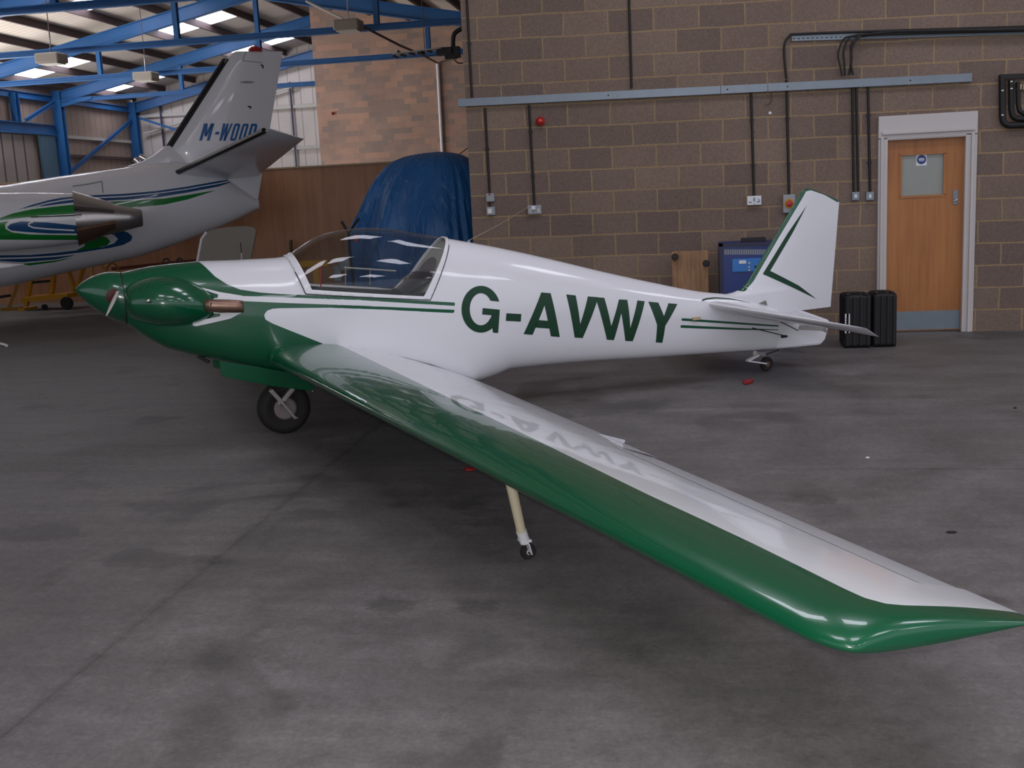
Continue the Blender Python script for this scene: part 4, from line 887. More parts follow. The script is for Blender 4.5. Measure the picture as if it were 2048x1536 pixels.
xs_j = [-13.6+0.15*i for i in range(56)]; xs_j = [x for x in xs_j if x < -5.3]+[-5.3+5.3*i/400 for i in range(401)]
jf = MB().loft([jring(x, 300) for x in xs_j]).build('fuselage', M['jetwhite'], jet, smooth=True)
bvh_j = BVHTree.FromPolygons([v.co.copy() for v in jf.data.vertices], [tuple(p.vertices) for p in jf.data.polygons])
# engine nacelles on pylons
def nacelle(s):
    ex_ = J(205, 442, -1.28); e0 = J(152, 441, -1.28); zc = e0.z+0.03; rings = []
    prof = [(-2.3, 0.30), (-2.25, 0.34), (-1.9, 0.40), (-1.2, 0.43), (-0.5, 0.41), (0.0, 0.375)]
    for dx, r in prof: rings.append([Vector((e0.x+dx, s*1.28+r*math.cos(a), zc+r*math.sin(a))) for a in [2*math.pi*k/200 for k in range(200)]])
    R = MB().loft([[a for a in r] for r in rings]).build('engine_nacelle', M['jetwhite'], jet, smooth=True)
    # reverser doors: polished upper and lower buckets, tail pipe between them
    for sg, m_ in ((1, M['alu']), (-1, M['brown_metal'])):
        rr = []
        for i in range(9):
            t = i/8; x = e0.x+0.55*t; h0 = 0.39-0.20*t; row = []
            for k in range(17):
                a = math.pi*(0.14+0.72*k/16); row.append(Vector((x, s*1.28+0.37*math.cos(a)*(1-0.25*t), zc+sg*(0.02+h0*math.sin(a)))))
            for k in range(17):
                a = math.pi*(0.86-0.72*k/16); row.append(Vector((x, s*1.28+0.33*math.cos(a)*(1-0.25*t), zc+sg*(-0.01+(h0-0.04)*math.sin(a)))))
            rr.append(row)
        MB().loft(rr).build('reverser_bucket', m_, R, smooth=True, angle=50)
    MB().lathe(Vector((e0.x-0.05, s*1.28, zc-0.02)), (1, 0, -0.02), [(0, 0.30), (0.35, 0.27), (0.8, 0.17), (0.98, 0.13), (1.0, 0.11), (0.97, 0.09), (0.8, 0.001)], 36).build('tail_pipe', M['alu'], R, smooth=True)
    MB().prism([Vector((e0.x-1.9, s*0.55, zc+0.02)), Vector((e0.x+0.1, s*0.55, zc+0.02)), Vector((e0.x-0.1, s*1.0, zc+0.02)), Vector((e0.x-1.7, s*1.0, zc+0.02))], (0, 0, 0.12)).build('engine_pylon', M['jetwhite'], jet)
    MB().box((e0.x-1.0, s*1.28+s*0.40, zc+0.05), (2.2, 0.02, 0.014)).build('cowl_split_line', M['black'], R)
    return R
jn = nacelle(-1); nacelle(1)
bvh_n = BVHTree.FromPolygons([v.co.copy() for v in jn.data.vertices], [tuple(p.vertices) for p in jn.data.polygons])
def jproj(l, bv): 
    out = []
    for p in l:
        h = bv.ray_cast(JO, jdir(*p))
        if h[0] is None: q = J(p[0], p[1], -0.5 if bv is bvh_j else -1.5); out.append((q.x, q.z))
        else: out.append((h[0].x, h[0].z))
    return out
B1 = [(24, 423), (64, 409.5), (97, 400.5), (121, 395.5), (150, 392.5), (175, 391), (250, 387.5), (312, 382), (375, 373), (437, 362), (481, 356), (437, 366), (375, 377), (312, 386), (250, 391.5), (175, 395), (150, 396.5), (121, 400), (97, 404.5), (64, 413)]
B2 = [(64, 415), (97, 407), (121, 402.5), (150, 399), (175, 397.5), (250, 394), (312, 388), (375, 379), (437, 368), (478, 359.5), (437, 373), (375, 385), (312, 395), (250, 399.5), (175, 403), (150, 405), (121, 408), (97, 411)]
G1 = [(-20, 444), (0, 436), (26, 426.5), (64, 418.5), (113, 412.5), (155, 408.5), (216, 403.5), (280, 400), (330, 397), (375, 390), (434, 380), (400, 391), (375, 399), (330, 409), (280, 414), (219, 419.5), (156, 427), (97, 431), (40, 436), (0, 441)]
BLUE = [B1, B2, [(216, 457), (238, 459), (256, 465), (265, 473), (262, 482), (246, 490), (220, 496), (160, 505), (110, 511), (60, 514), (-20, 516), (-20, 511), (60, 510), (110, 506), (160, 500), (205, 494), (228, 487), (236, 478), (228, 470), (212, 466)],
        [(-20, 519), (60, 517), (110, 514), (160, 509), (110, 519), (50, 524), (-20, 526)]]
GRN = [G1, [(160, 476), (200, 471), (214, 475), (221, 483), (214, 491), (190, 497), (150, 502), (168, 493), (170, 488)],
       [(40, 528), (110, 521), (160, 512), (110, 524), (60, 531)]]
NB = [B1, B2, [(14, 455), (21, 448), (42, 442), (97, 445), (175, 453), (175, 467), (100, 467), (50, 464), (22, 461)]]
NG = [G1, [(-20, 448), (20, 441), (10, 449), (11, 458), (25, 465), (60, 469), (175, 470.5), (175, 480), (100, 480), (-20, 479)]]
def jpaint(o, bpol, gpol, bv):
    P = np.array([(v.co.x, v.co.z) for v in o.data.vertices]); d = np.full(len(P), 1e3); g = d.copy()
    for q in bpol: d = np.minimum(d, sdf(P, jproj(q, bv)))
    for q in gpol: g = np.minimum(g, sdf(P, jproj(q, bv)))
    set_attr(o, 'paint', d); set_attr(o, 'paint2', g)
M['jet'] = two_tone('jet_paint', (236, 236, 242), (20, 80, 130), third=('paint2', (14, 128, 50)))
for o in (jf, jn): o.data.materials.clear(); o.data.materials.append(M['jet'])
jpaint(jf, BLUE, GRN, bvh_j)
bm = bmesh.new(); bm.from_mesh(jn.data)
for _ in range(0): pass
x = -6.0
while x < -2.5: bmesh.ops.bisect_plane(bm, geom=bm.verts[:]+bm.edges[:]+bm.faces[:], plane_co=(x, 0, 0), plane_no=(1, 0, 0)); x += 0.025
bm.to_mesh(jn.data); bm.free(); jn.data.polygons.foreach_set('use_smooth', [True]*len(jn.data.polygons)); jpaint(jn, NB, NG, bvh_n)
strip(jproj([(66, 443.5), (58, 447), (57, 451), (66, 455), (90, 457.5), (155, 460)], bvh_n), 0.022, M['jetwhite'], 'pinstripe', parent=jn, off=0.003, bv=bvh_n, sub=0.03)
# fin with de-icing boot, rudder line, cap and beacon
def jsec(le, te, z, t): 
    up_, lo_ = naca(t, 12, 0.0001, 0.4); c_ = te-le; return [Vector((le+c_*a, -c_*b, z)) for a, b in reversed(up_)]+[Vector((le+c_*a, -c_*b, z)) for a, b in lo_[1:-1]]
le_t, le_b = J(452, 117), J(329, 301); te_t, te_b = J(565, 107), J(516, 398); zl = J(470, 103).z; xl = J(470, 103).x
rings = []
for i in range(37):
    z = 1.62+(zl-1.62)*i/36; le = le_b.x+(le_t.x-le_b.x)*(z-le_b.z)/(le_t.z-le_b.z)
    if z < le_b.z: le = le_b.x+(le_b.z-z)*0.5
    if z > le_t.z: le = le_t.x+(xl-le_t.x)*(z-le_t.z)/max(zl-le_t.z, 1e-3)
    te = te_b.x+(te_t.x-te_b.x)*(z-te_b.z)/(te_t.z-te_b.z)
    if z < te_b.z: te = te_b.x-(te_b.z-z)*0.18
    rings.append(jsec(le, te, z, 0.11))
finj = MB().loft(rings).build('fin', M['jetwhite'], jet, smooth=True, angle=50)
bvh_fj = BVHTree.FromPolygons([v.co.copy() for v in finj.data.vertices], [tuple(p.vertices) for p in finj.data.polygons])
# dorsal fillet ahead of the fin
MB().loft([[Vector((x, 0.5*w_*math.sin(a), z_+h_*math.cos(a))) for a in [2*math.pi*k/16 for k in range(16)]] for x, w_, z_, h_ in [(J(250, 332).x, 0.10, JT(J(250, 332).x)-0.12, 0.13), (J(285, 327).x, 0.2, JT(J(285, 327).x)-0.12, 0.17), (J(308, 319).x, 0.24, JT(J(308, 319).x)-0.10, 0.22), (J(330, 305).x, 0.28, J(330, 320).z-0.1, 0.32), (J(345, 300).x, 0.2, J(345, 320).z-0.1, 0.36), (J(400, 300).x, 0.1, J(400, 320).z-0.2, 0.3)]]).build('dorsal_fairing', M['jetwhite'], jet, smooth=True)
boot = [J(447, 117), J(327, 302), J(341, 301), J(458, 119)]
for s in (-1, 1):
    rr = []
    for i in range(21):
        t = i/20; a_ = boot[0].lerp(boot[1], t); rr.append(a_)
    bq = MB(); L_ = []
    for i in range(21):
        t = i/20; a_ = boot[0].lerp(boot[1], t)+Vector((-0.0, 0, 0)); b_ = boot[3].lerp(boot[2], t)
        row = []
        for k in range(5):
            q = (a_+Vector((0.03, 0, 0))).lerp(b_, k/4); h = bvh_fj.ray_cast(Vector((q.x, s*3, q.z)), Vector((0, -s, 0))); row.append(h[0]+Vector((-.002, s*0.004, 0)) if h[0] is not None else Vector((q.x, s*0.002, q.z)))
        L_.append(row)
    vs = [p for r in L_ for p in r]; fs = [(i*5+k, i*5+k+1, i*5+k+6, i*5+k+5) for i in range(20) for k in range(4)]
    MB().add(vs, fs).build('deicing_boot', M['boot'], finj)
MB().loft([[Vector((q.x+0.03*math.cos(a)-0.01, 0.02*math.sin(a), q.z)) for a in [2*math.pi*k/10 for k in range(10)]] for q in [boot[0].lerp(boot[1], i/8)+Vector((0.025, 0, 0)) for i in range(9)]]).build('deicing_boot', M['boot'], finj)
bc = J(510, 100); MB().lathe(Vector((bc.x, 0, zl-0.01)), (0, 0, 1), [(0, 0.12), (0.05, 0.11), (0.09, 0.06), (0.10, 0.002)], 20).build('beacon', M['red'], finj, smooth=True)
def fstrip(pts, w_, m, name, off=0.004): return strip([(J(a, b, -0.08).x, J(a, b, -0.08).z) for a, b in pts], w_, m, name, parent=finj, off=off, bv=bvh_fj)
fstrip([(486, 121), (526, 125)], 0.012, M['greybox'], 'cap_seam'); fstrip([(485, 121), (494, 100)], 0.02, M['pale'], 'antenna_fairing')
fstrip([(480, 164), (510, 164)], lambda t: 0.03*math.sin(math.pi*t)+0.01, M['greybox'], 'vent_scoop'); fstrip([(522, 130), (526, 130), (527, 136)], 0.025, M['black'], 'hinge_mark'); fstrip([(496, 213), (502, 213), (501, 217)], 0.025, M['black'], 'hinge_mark')
def L4(x0_, x1_, polys, y0=281.5, y1=247, sl=0.18):
    """letter cell: u across, v up; slanted"""
    out = []
    for pl in polys:
        q = []
        for u_, v_ in pl:
            yb_ = y0+(u_*(x1_-x0_)+x0_-398)*(-0.0); px_q = x0_+u_*(x1_-x0_)+v_*10; py_q = yb_+(y1-y0)*v_; p = J(px_q, py_q, -0.08); q.append((p.x, p.z))
        out.append(q)
    return out
st = 0.36
CM = [[(0, 0), (st*.8, 0), (st*.8, 1), (0, 1)], [(1-st*.8, 0), (1, 0), (1, 1), (1-st*.8, 1)], [(0, 1), (st, 1), (0.62, 0.25), (0.40, 0.25)], [(1-st, 1), (1, 1), (0.60, 0.25), (0.38, 0.25)]]
CW = [[(0.0, 1), (st*.8, 1), (0.33, 0), (0.12, 0)], [(0.12, 0), (0.34, 0), (0.58, 1), (0.40, 1)], [(0.40, 1), (0.58, 1), (0.72, 0), (0.52, 0)], [(0.52, 0), (0.74, 0), (1, 1), (0.80, 1)]]
CO_ = [[(0, .12), (.14, 0), (st, .14), (st, .86), (.14, 1), (0, .88)], [(1-st, .14), (.86, 0), (1, .12), (1, .88), (.86, 1), (1-st, .86)], [(.14, 0), (.86, 0), (1-st, .14), (st, .14)], [(st, .86), (1-st, .86), (.86, 1), (.14, 1)]]
CD = [[(0, 0), (st, 0), (st, 1), (0, 1)], [(1-st, .14), (.8, 0), (1, .16), (1, .84), (.8, 1), (1-st, .86)], [(st, 0), (.8, 0), (1-st, .14), (st, .14)], [(st, .86), (1-st, .86), (.8, 1), (st, 1)]]
for nm, a, b, pl in (('M', 398, 419, CM), ('hyphen', 426, 434, [[(0, .36), (1, .36), (1, .52), (0, .52)]]), ('W', 436, 456, CW), ('O', 459, 472, CO_), ('O', 476, 489, CO_), ('D', 493, 507, CD)):
    decal(L4(a, b, pl), 'fin_letter', M['blueletter'], parent=finj, bv=bvh_fj, off=0.004, grid=0.05)
# tailplane
def jtail(s):
    rl, tl = J(343, 351, -0.1), J(539, 257, -2.75); rt, tt2 = J(521, 345, -0.1), J(608, 278, -2.75)
    rt = Vector((0.02, 0, rl.z-0.06)); rings = []
    for i in range(17):
        t = i/16; y = 0.08+(2.75-0.08)*t; le = Vector((rl.x+(tl.x-rl.x)*t, 0, rl.z+(tl.z-rl.z)*t)); te = Vector((rt.x+(tt2.x-rt.x)*t, 0, rt.z+(tt2.z-rt.z)*t))
        ch = te-le; ax = ch.normalized(); up_ = Vector((-ax.z, 0, ax.x)); c_ = ch.length; u_, l_ = naca(0.10*(1 if i < 16 else 0.3), 12, 0.0001, 0.4)
        rings.append([Vector((0, s*y, 0))+le+ax*c_*a+up_*c_*b for a, b in reversed(u_)]+[Vector((0, s*y, 0))+le+ax*c_*a+up_*c_*b for a, b in l_[1:-1]])
    o = MB().loft(rings).build('tailplane', M['jetwhite'], jet, smooth=True, angle=50)
    bt = [Vector((rl.x+(tl.x-rl.x)*t-0.012, s*(0.08+2.67*t), rl.z+(tl.z-rl.z)*t)) for t in [i/10*0.96 for i in range(11)]]
    MB().tube(bt, 0.042, 12).build('deicing_boot', M['boot'], o, smooth=True)
jtail(-1); jtail(1)
# tail cone fairing, intake scoop panel, strakes
MB().loft([[Vector((x, r*math.sin(a), z_+r*0.75*math.cos(a))) for a in [2*math.pi*k/20 for k in range(20)]] for x, r, z_ in [(J(435, 398).x, 0.05, J(435, 402).z), (J(470, 404).x, 0.14, J(470, 408).z), (J(505, 410).x, 0.10, J(505, 412).z), (J(516, 411).x, 0.05, J(516, 413).z)]]).build('tail_cone', M['jetwhite'], jet, smooth=True)
pl_ = [(150, 382), (205, 363), (207, 386)]
strip(jproj([(145, 373), (175, 369), (204, 363), (206, 386)], bvh_j), 0.018, M['greybox'], 'scoop_edge', parent=jf, off=0.006, bv=bvh_j)
for k_, (a, b) in enumerate((((268, 317), (281, 329)), ((278, 312), (290, 318)))):
    MB().tube([J(a[0], a[1], 1.2), J(b[0], b[1], 1.2)], 0.05, 10).build('starboard_reverser_tip', M['chrome'], jet, smooth=True)
# wings and landing gear, mostly beyond the left edge of the picture
for s in (-1, 1):
    rings = []
    for t, (xl_, xt_, z_) in zip((0, 1), ((-8.2, -5.3, 0.95), (-6.9, -5.8, 1.35))):
        y = s*(0.4 if t == 0 else 7.5); up_, lo_ = naca(0.13, 12); c_ = xt_-xl_
        rings.append([Vector((xl_+c_*a, y, z_+c_*b)) for a, b in reversed(up_)]+[Vector((xl_+c_*a, y, z_+c_*b)) for a, b in lo_[1:-1]])
    MB().loft(rings).build('wing', M['jetwhite'], jet, smooth=True, angle=50)
    MB().tube([(-6.4, s*2.6, 1.0), (-6.4, s*2.6, 0.3)], 0.06, 12).build('gear_leg', M['steel'], jet)
    MB().lathe((-6.4, s*2.6, 0.28), (0, 1, 0), [(-0.09, 0.15), (-0.09, 0.26), (-0.04, 0.28), (0.04, 0.28), (0.09, 0.26), (0.09, 0.15)], 32).build('main_tyre', M['rubber'], jet, smooth=True)
MB().tube([(-11.6, 0, 0.9), (-11.8, 0, 0.25)], 0.05, 12).build('gear_leg', M['steel'], jet)
MB().lathe((-11.8, 0, 0.22), (0, 1, 0), [(-0.06, 0.12), (-0.06, 0.2), (-0.03, 0.22), (0.03, 0.22), (0.06, 0.2), (0.06, 0.12)], 28).build('nose_tyre', M['rubber'], jet, smooth=True)
fw = J(50, 530, -2.2)
MB().prism([J(-30, 524, -2.2), J(50, 529, -2.2), J(20, 536, -2.2), J(-30, 541, -2.2)], (0, 0.25, 0.02)).build('flap_fairing', M['jetwhite'], jet, bevel=0.02)
# ------------------------------------------------------------------ things on the block wall
FW_ = WY-0.001
def on(px, py, d=0.0): return onY(px, py, WY-d)
tr0, tr1 = on(916, 206, 0.03), on(1943, 155, 0.03); cz = (tr0.z+tr1.z)/2
trk = empty('cable_trunking', (tr0.x, WY, 0)); tag(trk, 'long grey galvanised trunking running along the block wall', 'cable trunking')
segs = [916, 1442, 1536, 1943]
def zt2(x): return tr0.z+(tr1.z-tr0.z)*(x-tr0.x)/(tr1.x-tr0.x)
for a, b in zip(segs, segs[1:]):
    xa, xb = on(a, 190, .03).x, on(b, 190, .03).x
    MB().bar(Vector((xa-tr0.x, -0.027, zt2(xa))), Vector((xb-0.004-tr0.x, -0.027, zt2(xb))), 0.052, 0.078).build('trunking_length', M['steel'], trk)
for px_ in (1217, 1455, 1575, 1820):
    q = on(px_, 200, .05); MB().lathe(Vector((q.x-tr0.x, -0.053, zt2(q.x))), (0, -1, 0), [(0, 0.008), (0.003, 0.007), (0.0035, 0.001)], 12).build('screw', M['dark'], trk)
def conduit(a, b, lb, clips=(), r=0.0128, m='black'):
    p, q = on(*a, 0.018), on(*b, 0.018)
    if a[1] < 0: p = Vector((q.x+(p.x-q.x)*0.0, q.y, 5.9))
    x = (p.x+q.x)/2; e = empty('conduit', (x, WY, q.z)); tag(e, lb, 'conduit', 'black conduits fixed down the block wall')
    o = Vector((x, WY, q.z)); MB().tube([p-o, q-o], r, 10).build('pipe', M[m], e, smooth=True)
    for c in clips:
        cq = on(b[0]+(a[0]-b[0])*(b[1]-c)/(b[1]-a[1]), c, 0.018); s = Vector((q.x, q.y, cq.z))-o if a[1] < 0 else p.lerp(q, (c-a[1])/(b[1]-a[1]))-o; MB().box(s+Vector((0, 0.004, 0)), (0.042, 0.026, 0.014)).build('saddle_clip', M[m], e)
conduit((927, -30), (944, 196), 'black conduit above the trunking nearest the wall corner', (87,))
conduit((1251, -30), (1263, 177), 'black conduit above the trunking, right of the wall corner one')
conduit((970, 216), (979.5, 388), 'black conduit dropping from the trunking to the small grey switch box with red mark', (297,))
conduit((1058, 210), (1069, 412), 'black conduit dropping to the double socket, left of the red beacon', (263, 351))
conduit((1502, 182), (1508, 393), 'black conduit dropping to the white box with printed marks', (239, 330))
conduit((1573, 160), (1578, 390), 'black conduit dropping to the emergency stop box', (235, 326))
conduit((1704.5, 172), (1707.5, 384), 'left one of the close pair of black conduits by the door')
conduit((1712.5, 172), (1716.5, 384), 'right one of the close pair of black conduits by the door')
conduit((1736, 171), (1740, 384), 'single black conduit nearest the door frame', (229, 324))
def wbox(name, x0, y0, x1, y1, dep, m, lb, cat, group=None, parts=()):
    a, b = on(x0, y0, dep), on(x1, y1, dep); c = (a+b)/2; e = empty(name, (c.x, WY, c.z)); tag(e, lb, cat, group)
    w_, h_ = abs(b.x-a.x), abs(a.z-b.z); MB().box((0, -dep/2, 0), (w_, dep, h_)).build('back_box', M[m], e, bevel=0.006)
    for nm, u, v, dw, dh, dd, mm in parts: MB().box(((u-0.5)*w_, -dep-dd/2, (0.5-v)*h_), (dw*w_, dd, dh*h_)).build(nm, M[mm], e, bevel=0.0015)
    return e, w_, h_
wbox('switch_box', 971.5, 387, 988.5, 403, 0.045, 'greybox', 'small grey switch box with a red mark on top, left of the double socket', 'switch', 'small boxes on the block wall', [('indicator', .45, .15, .3, .16, .004, 'red')])
MB().tube([on(979, 403, .02), on(980, 414, .02)], 0.01, 8).build('conduit_stub', M['black']); tag(D.objects['conduit_stub'], 'short black conduit joining the two small grey boxes', 'conduit')
wbox('socket_box', 972.5, 414, 990, 430, 0.045, 'greybox', 'small grey socket box just below the switch box with red mark', 'socket', 'small boxes on the block wall', [('cover', .4, .5, .5, .55, .006, 'whitebox')])
wbox('double_socket', 1054.5, 411, 1083, 428, 0.045, 'greybox', 'grey double socket box below the red alarm beacon', 'socket', 'small boxes on the block wall', [('plug', .45, .28, .28, .4, .03, 'whitebox'), ('socket_face', .2, .6, .22, .5, .004, 'pale'), ('socket_face', .8, .6, .22, .5, .004, 'pale')])
e, w_, h_ = wbox('control_box', 1494, 392.5, 1523, 409.5, 0.05, 'whitebox', 'white box with small printed marks on the block wall above the wooden dolly', 'control box')
for (u, v, a, b) in ((.22, .68, .22, .2), (.5, .4, .16, .45), (.78, .66, .24, .2), (.78, .36, .08, .18), (.86, .5, .1, .16), (.5, .85, .1, .12)): MB().box(((u-.5)*w_, -0.0515, (.5-v)*h_), (a*w_, 0.001, b*h_)).build('printed_mark', M['steel'], e)
e, w_, h_ = wbox('emergency_stop', 1566, 389.5, 1590.5, 425, 0.06, 'greybox', 'grey emergency stop box with red mushroom button on yellow disc', 'emergency stop')
MB().lathe((0.002, -0.061, -0.0), (0, -1, 0), [(0, 0.05), (0.003, 0.05)], 28).build('yellow_disc', M['yellow'], e)
MB().lathe((0.002, -0.063, -0.0), (0, -1, 0), [(0, 0.016), (0.02, 0.016), (0.022, 0.034), (0.034, 0.032), (0.038, 0.018), (0.039, 0.001)], 28).build('stop_button', M['red'], e, smooth=True)
MB().box((0, -0.02, -h_/2-0.012), (0.03, 0.03, 0.03)).build('cable_gland', M['black'], e)
MB().lathe((0.0, -0.02, -h_/2-0.035), (0, -1, 0), [(0, 0.012), (0.012, 0.011), (0.013, 0.001)], 16).build('white_cap', M['whitebox'], e)
wbox('light_switch', 1704, 384, 1719, 400.5, 0.04, 'steel', 'metal light switch below the close pair of conduits', 'switch', 'metal switches by the door', [('rocker', .5, .5, .35, .4, .005, 'whitebox')])
wbox('light_switch', 1732, 384, 1748.5, 400.5, 0.04, 'steel', 'metal light switch nearest the door frame', 'switch', 'metal switches by the door', [('rocker', .5, .5, .3, .45, .005, 'whitebox')])
bq = on(1081, 243, 0); be = empty('alarm_beacon', bq); tag(be, 'round red alarm beacon on the block wall right of the double socket conduit', 'alarm')
MB().lathe((0, 0, 0), (0, -1, 0), [(0, 0.048), (0.03, 0.048), (0.034, 0.044)], 32).build('base', M['red'], be, smooth=True)
MB().lathe((0, -0.034, 0), (0, -1, 0), [(0, 0.044), (0.02, 0.042), (0.045, 0.030), (0.055, 0.014), (0.057, 0.001)], 32).build('lens', mat('red_lens', (180, 20, 16), 0.1, coat=1.0), be, smooth=True)
# black cable bundle on its perforated tray
t0, t1 = on(1584, 76, .03), on(2400, 52, .03)
ct = empty('cable_tray', (t0.x, WY, t0.z)); tag(ct, 'perforated steel cable tray high on the block wall above the door', 'cable tray')
o_ = Vector((t0.x, WY, t0.z)); e_ = on(1720, 70, .02)
MB().bar(Vector((0, -0.015, 0)), t1-o_+Vector((0, 0.015, 0)), 0.02, 0.055).build('tray', M['steel'], ct)
for i in range(16):
    q = Vector((0.02+i*0.045, -0.0265, 0.0))+(t1-o_).normalized()*0; q.z = (t1-o_).z*(q.x/(t1-o_).x); MB().box(q+Vector((0, 0, -0.006)), (0.022, 0.003, 0.008)).build('slot', M['dark'], ct)
cbls = []
paths = [([(1573, 158), (1569, 120), (1569, 88), (1580, 72), (1600, 68), (1800, 61), (2400, 43)], 0.012, 'first black cable leaving the tray, above the emergency stop conduit'),
         ([(1684, 152), (1681, 135), (1676, 110), (1684, 84), (1704, 72), (1800, 66), (2400, 47)], 0.009, 'leftmost of the black cables looping down beside the tray bend'),
         ([(1690, 152), (1688, 120), (1687, 104), (1694, 82), (1712, 72), (1800, 68), (2400, 50)], 0.010, 'black cable just right of the leftmost looping cable'),
         ([(1698, 150), (1703, 120), (1702, 92), (1714, 76), (1730, 71), (1850, 66), (2400, 53)], 0.012, 'black cable third from left in the drop to the trunking'),
         ([(1706, 150), (1702, 125), (1704, 95), (1718, 74), (1740, 68), (1850, 62), (2400, 46)], 0.011, 'rightmost black cable in the drop to the trunking')]
for i, (pp, r, lb) in enumerate(paths): tag(MB().tube(smoothpath([on(a, b, 0.045+0.012*i) for a, b in pp], 5), r, 8).build('power_cable', M['black'], smooth=True), lb, 'cable', 'black power cables on the wall tray')
for i in range(4):
    tag(MB().tube([on(1745+i*12, 67.5-i*1.5, 0.06+0.01*i), on(2400, 42+i*4, 0.06+0.01*i)], 0.017, 8).build('power_cable', M['black'], smooth=True), ['topmost', 'second from top', 'third from top', 'lowest'][i]+' straight black cable of the bundle on the tray above the door', 'cable', 'black power cables on the wall tray')
tag(MB().tube(smoothpath([on(1541, 184, .02), on(1543, 196, .02), on(1539, 207, .02), on(1530, 210, .02)]), 0.004, 6).build('loose_wire', M['purlin']), 'thin loose wire curling below the trunking', 'wire')
tag(MB().lathe(on(1540, 226, 0), (0, -1, 0), [(0, 0.016), (0.004, 0.012), (0.005, 0.001)], 10).build('filler_blob', M['whitebox']), 'small white blob of filler on the block wall', 'blob')
# nested black pipes at the right edge
pg = [((2004, 152), 232, 251, 0.032, 'outermost'), ((2022, 160), 218, 238, 0.027, 'second'), ((2036, 164), 208, 228, 0.022, 'innermost')]
for i, ((x_, y_), yd, yb2, r, lb) in enumerate(pg):
    p = [on(x_, y_, .04), on(x_+0.5, yd, .04)]; q = on(x_+14, yb2, .04); q2 = on(2300, yb2-9, .04)
    e = empty('service_pipe', p[0]); tag(e, lb+' of the nested black pipes bending right at the picture edge', 'pipe', 'nested black pipes by the right edge')
    pts = [p[0]-Vector((0, 0, 0)), p[1]]; pts = [v-p[0] for v in [p[0], p[1]]]+[v-p[0] for v in smoothpath([p[1], on(x_+4, yb2-6, .04), q], 4)[1:]]+[q2-p[0]]
    MB().tube(pts, r, 12).build('pipe', M['black'], e, smooth=True)
    if i < 2:
        for yy in ((181, 230) if i == 0 else (163, 177)): MB().box(on(x_+1, yy, .07)-p[0], (0.02, 0.006, 0.012)).build('clip', M['chrome'], e)
tag(MB().bar(on(1999, 154, .035), on(2300, 142, .035), 0.06, 0.045).build('pipe_header', M['black']), 'black header bar above the nested pipes at the right edge', 'pipe')
for i, x_ in enumerate((2037, 2050)): tag(MB().box(on(x_, 174, .03), (0.045, 0.05, 0.05)).build('pipe_block', M['brush']), ('left' if i == 0 else 'right')+' pale block between the nested black pipes', 'block', 'pale blocks among the pipes')
# ------------------------------------------------------------------ against the wall: dolly, blue cabinet, cases
dy = 11.3
d0, d1 = onY(1345, 502, dy), onY(1420, 600, dy); zt3 = onY(1380, 502, dy).z
dl = empty('wooden_dolly', ((d0.x+d1.x)/2, dy, 0)); tag(dl, 'weathered wooden dolly board with black castors, leaning against the block wall', 'dolly')
w_ = 0.37; R_ = Matrix.Rotation(-0.08, 3, 'X')
cx = onY(1380, 520, dy).x-(d0.x+d1.x)/2
MB().box((cx, 0, zt3/2), (w_, 0.025, zt3), R_).build('board', M['oldwood'], dl, bevel=0.004)
MB().box((cx-0.16, -0.03, zt3*0.52), (0.045, 0.04, zt3*0.94), R_).build('batten', M['oldwood'], dl)
for (x_, y_) in ((1350, 514), (1412, 527), (1392, 590)):
    q = onY(x_, y_, dy-0.06); q = Vector((q.x-(d0.x+d1.x)/2, -0.055, q.z)); MB().lathe(q, (0, -1, 0), [(-0.03, 0.03), (0.0, 0.036), (0.02, 0.03), (0.021, 0.01)], 20).build('castor', M['black'], dl, smooth=True)
cy = 11.05; a_, b_ = onY(1438, 487, cy), onY(1600, 489, cy); ch = a_.z
bcx = (a_.x+b_.x)/2; cabw = b_.x-a_.x
bc_ = empty('blue_cabinet', (bcx, cy, 0)); tag(bc_, 'tall dark blue machine cabinet with louvres and light blue control panel', 'cabinet')
MB().box((0, 0.2, ch/2), (cabw, 0.4, ch)).build('body', M['blue'], bc_, bevel=0.01)
MB().box((-cabw/2+0.018, -0.01, ch/2), (0.036, 0.03, ch)).build('edge_frame', M['navy'], bc_); MB().box((0, -0.01, ch-0.015), (cabw, 0.03, 0.03)).build('edge_frame', M['navy'], bc_)
for i in range(26):
    q = onY(1450+i*3.6, 504, cy); MB().box((q.x-bcx, -0.003, q.z), (0.010, 0.006, 0.052)).build('louvre', M['greybox'], bc_)
p0, p1 = onY(1464, 518, cy), onY(1522, 542, cy); MB().box(((p0.x+p1.x)/2-bcx, -0.006, (p0.z+p1.z)/2), (p1.x-p0.x, 0.012, abs(p0.z-p1.z))).build('control_panel', M['blue2'], bc_, bevel=0.003)
q = onY(1485, 524, cy); MB().box((q.x-bcx, -0.015, q.z), (0.07, 0.006, 0.034)).build('display', M['whitebox'], bc_, bevel=0.002)
for (x_, y_) in ((1498, 526), (1498, 534), (1498, 540), (1511, 533)): q = onY(x_, y_, cy); MB().lathe((q.x-bcx, -0.012, q.z), (0, -1, 0), [(0, 0.011), (0.01, 0.010), (0.0105, 0.001)], 14).build('knob', M['pale'] if x_ < 1500 else M['black'], bc_)
for x_, w3 in ((1488, 0.05), (1512, 0.2)): q = onY(x_, 483, cy); MB().box((q.x-bcx, 0.1, ch+0.02), (w3, 0.08, 0.04)).build('top_fitting', M['dark'], bc_, bevel=0.005)
ky = 10.75
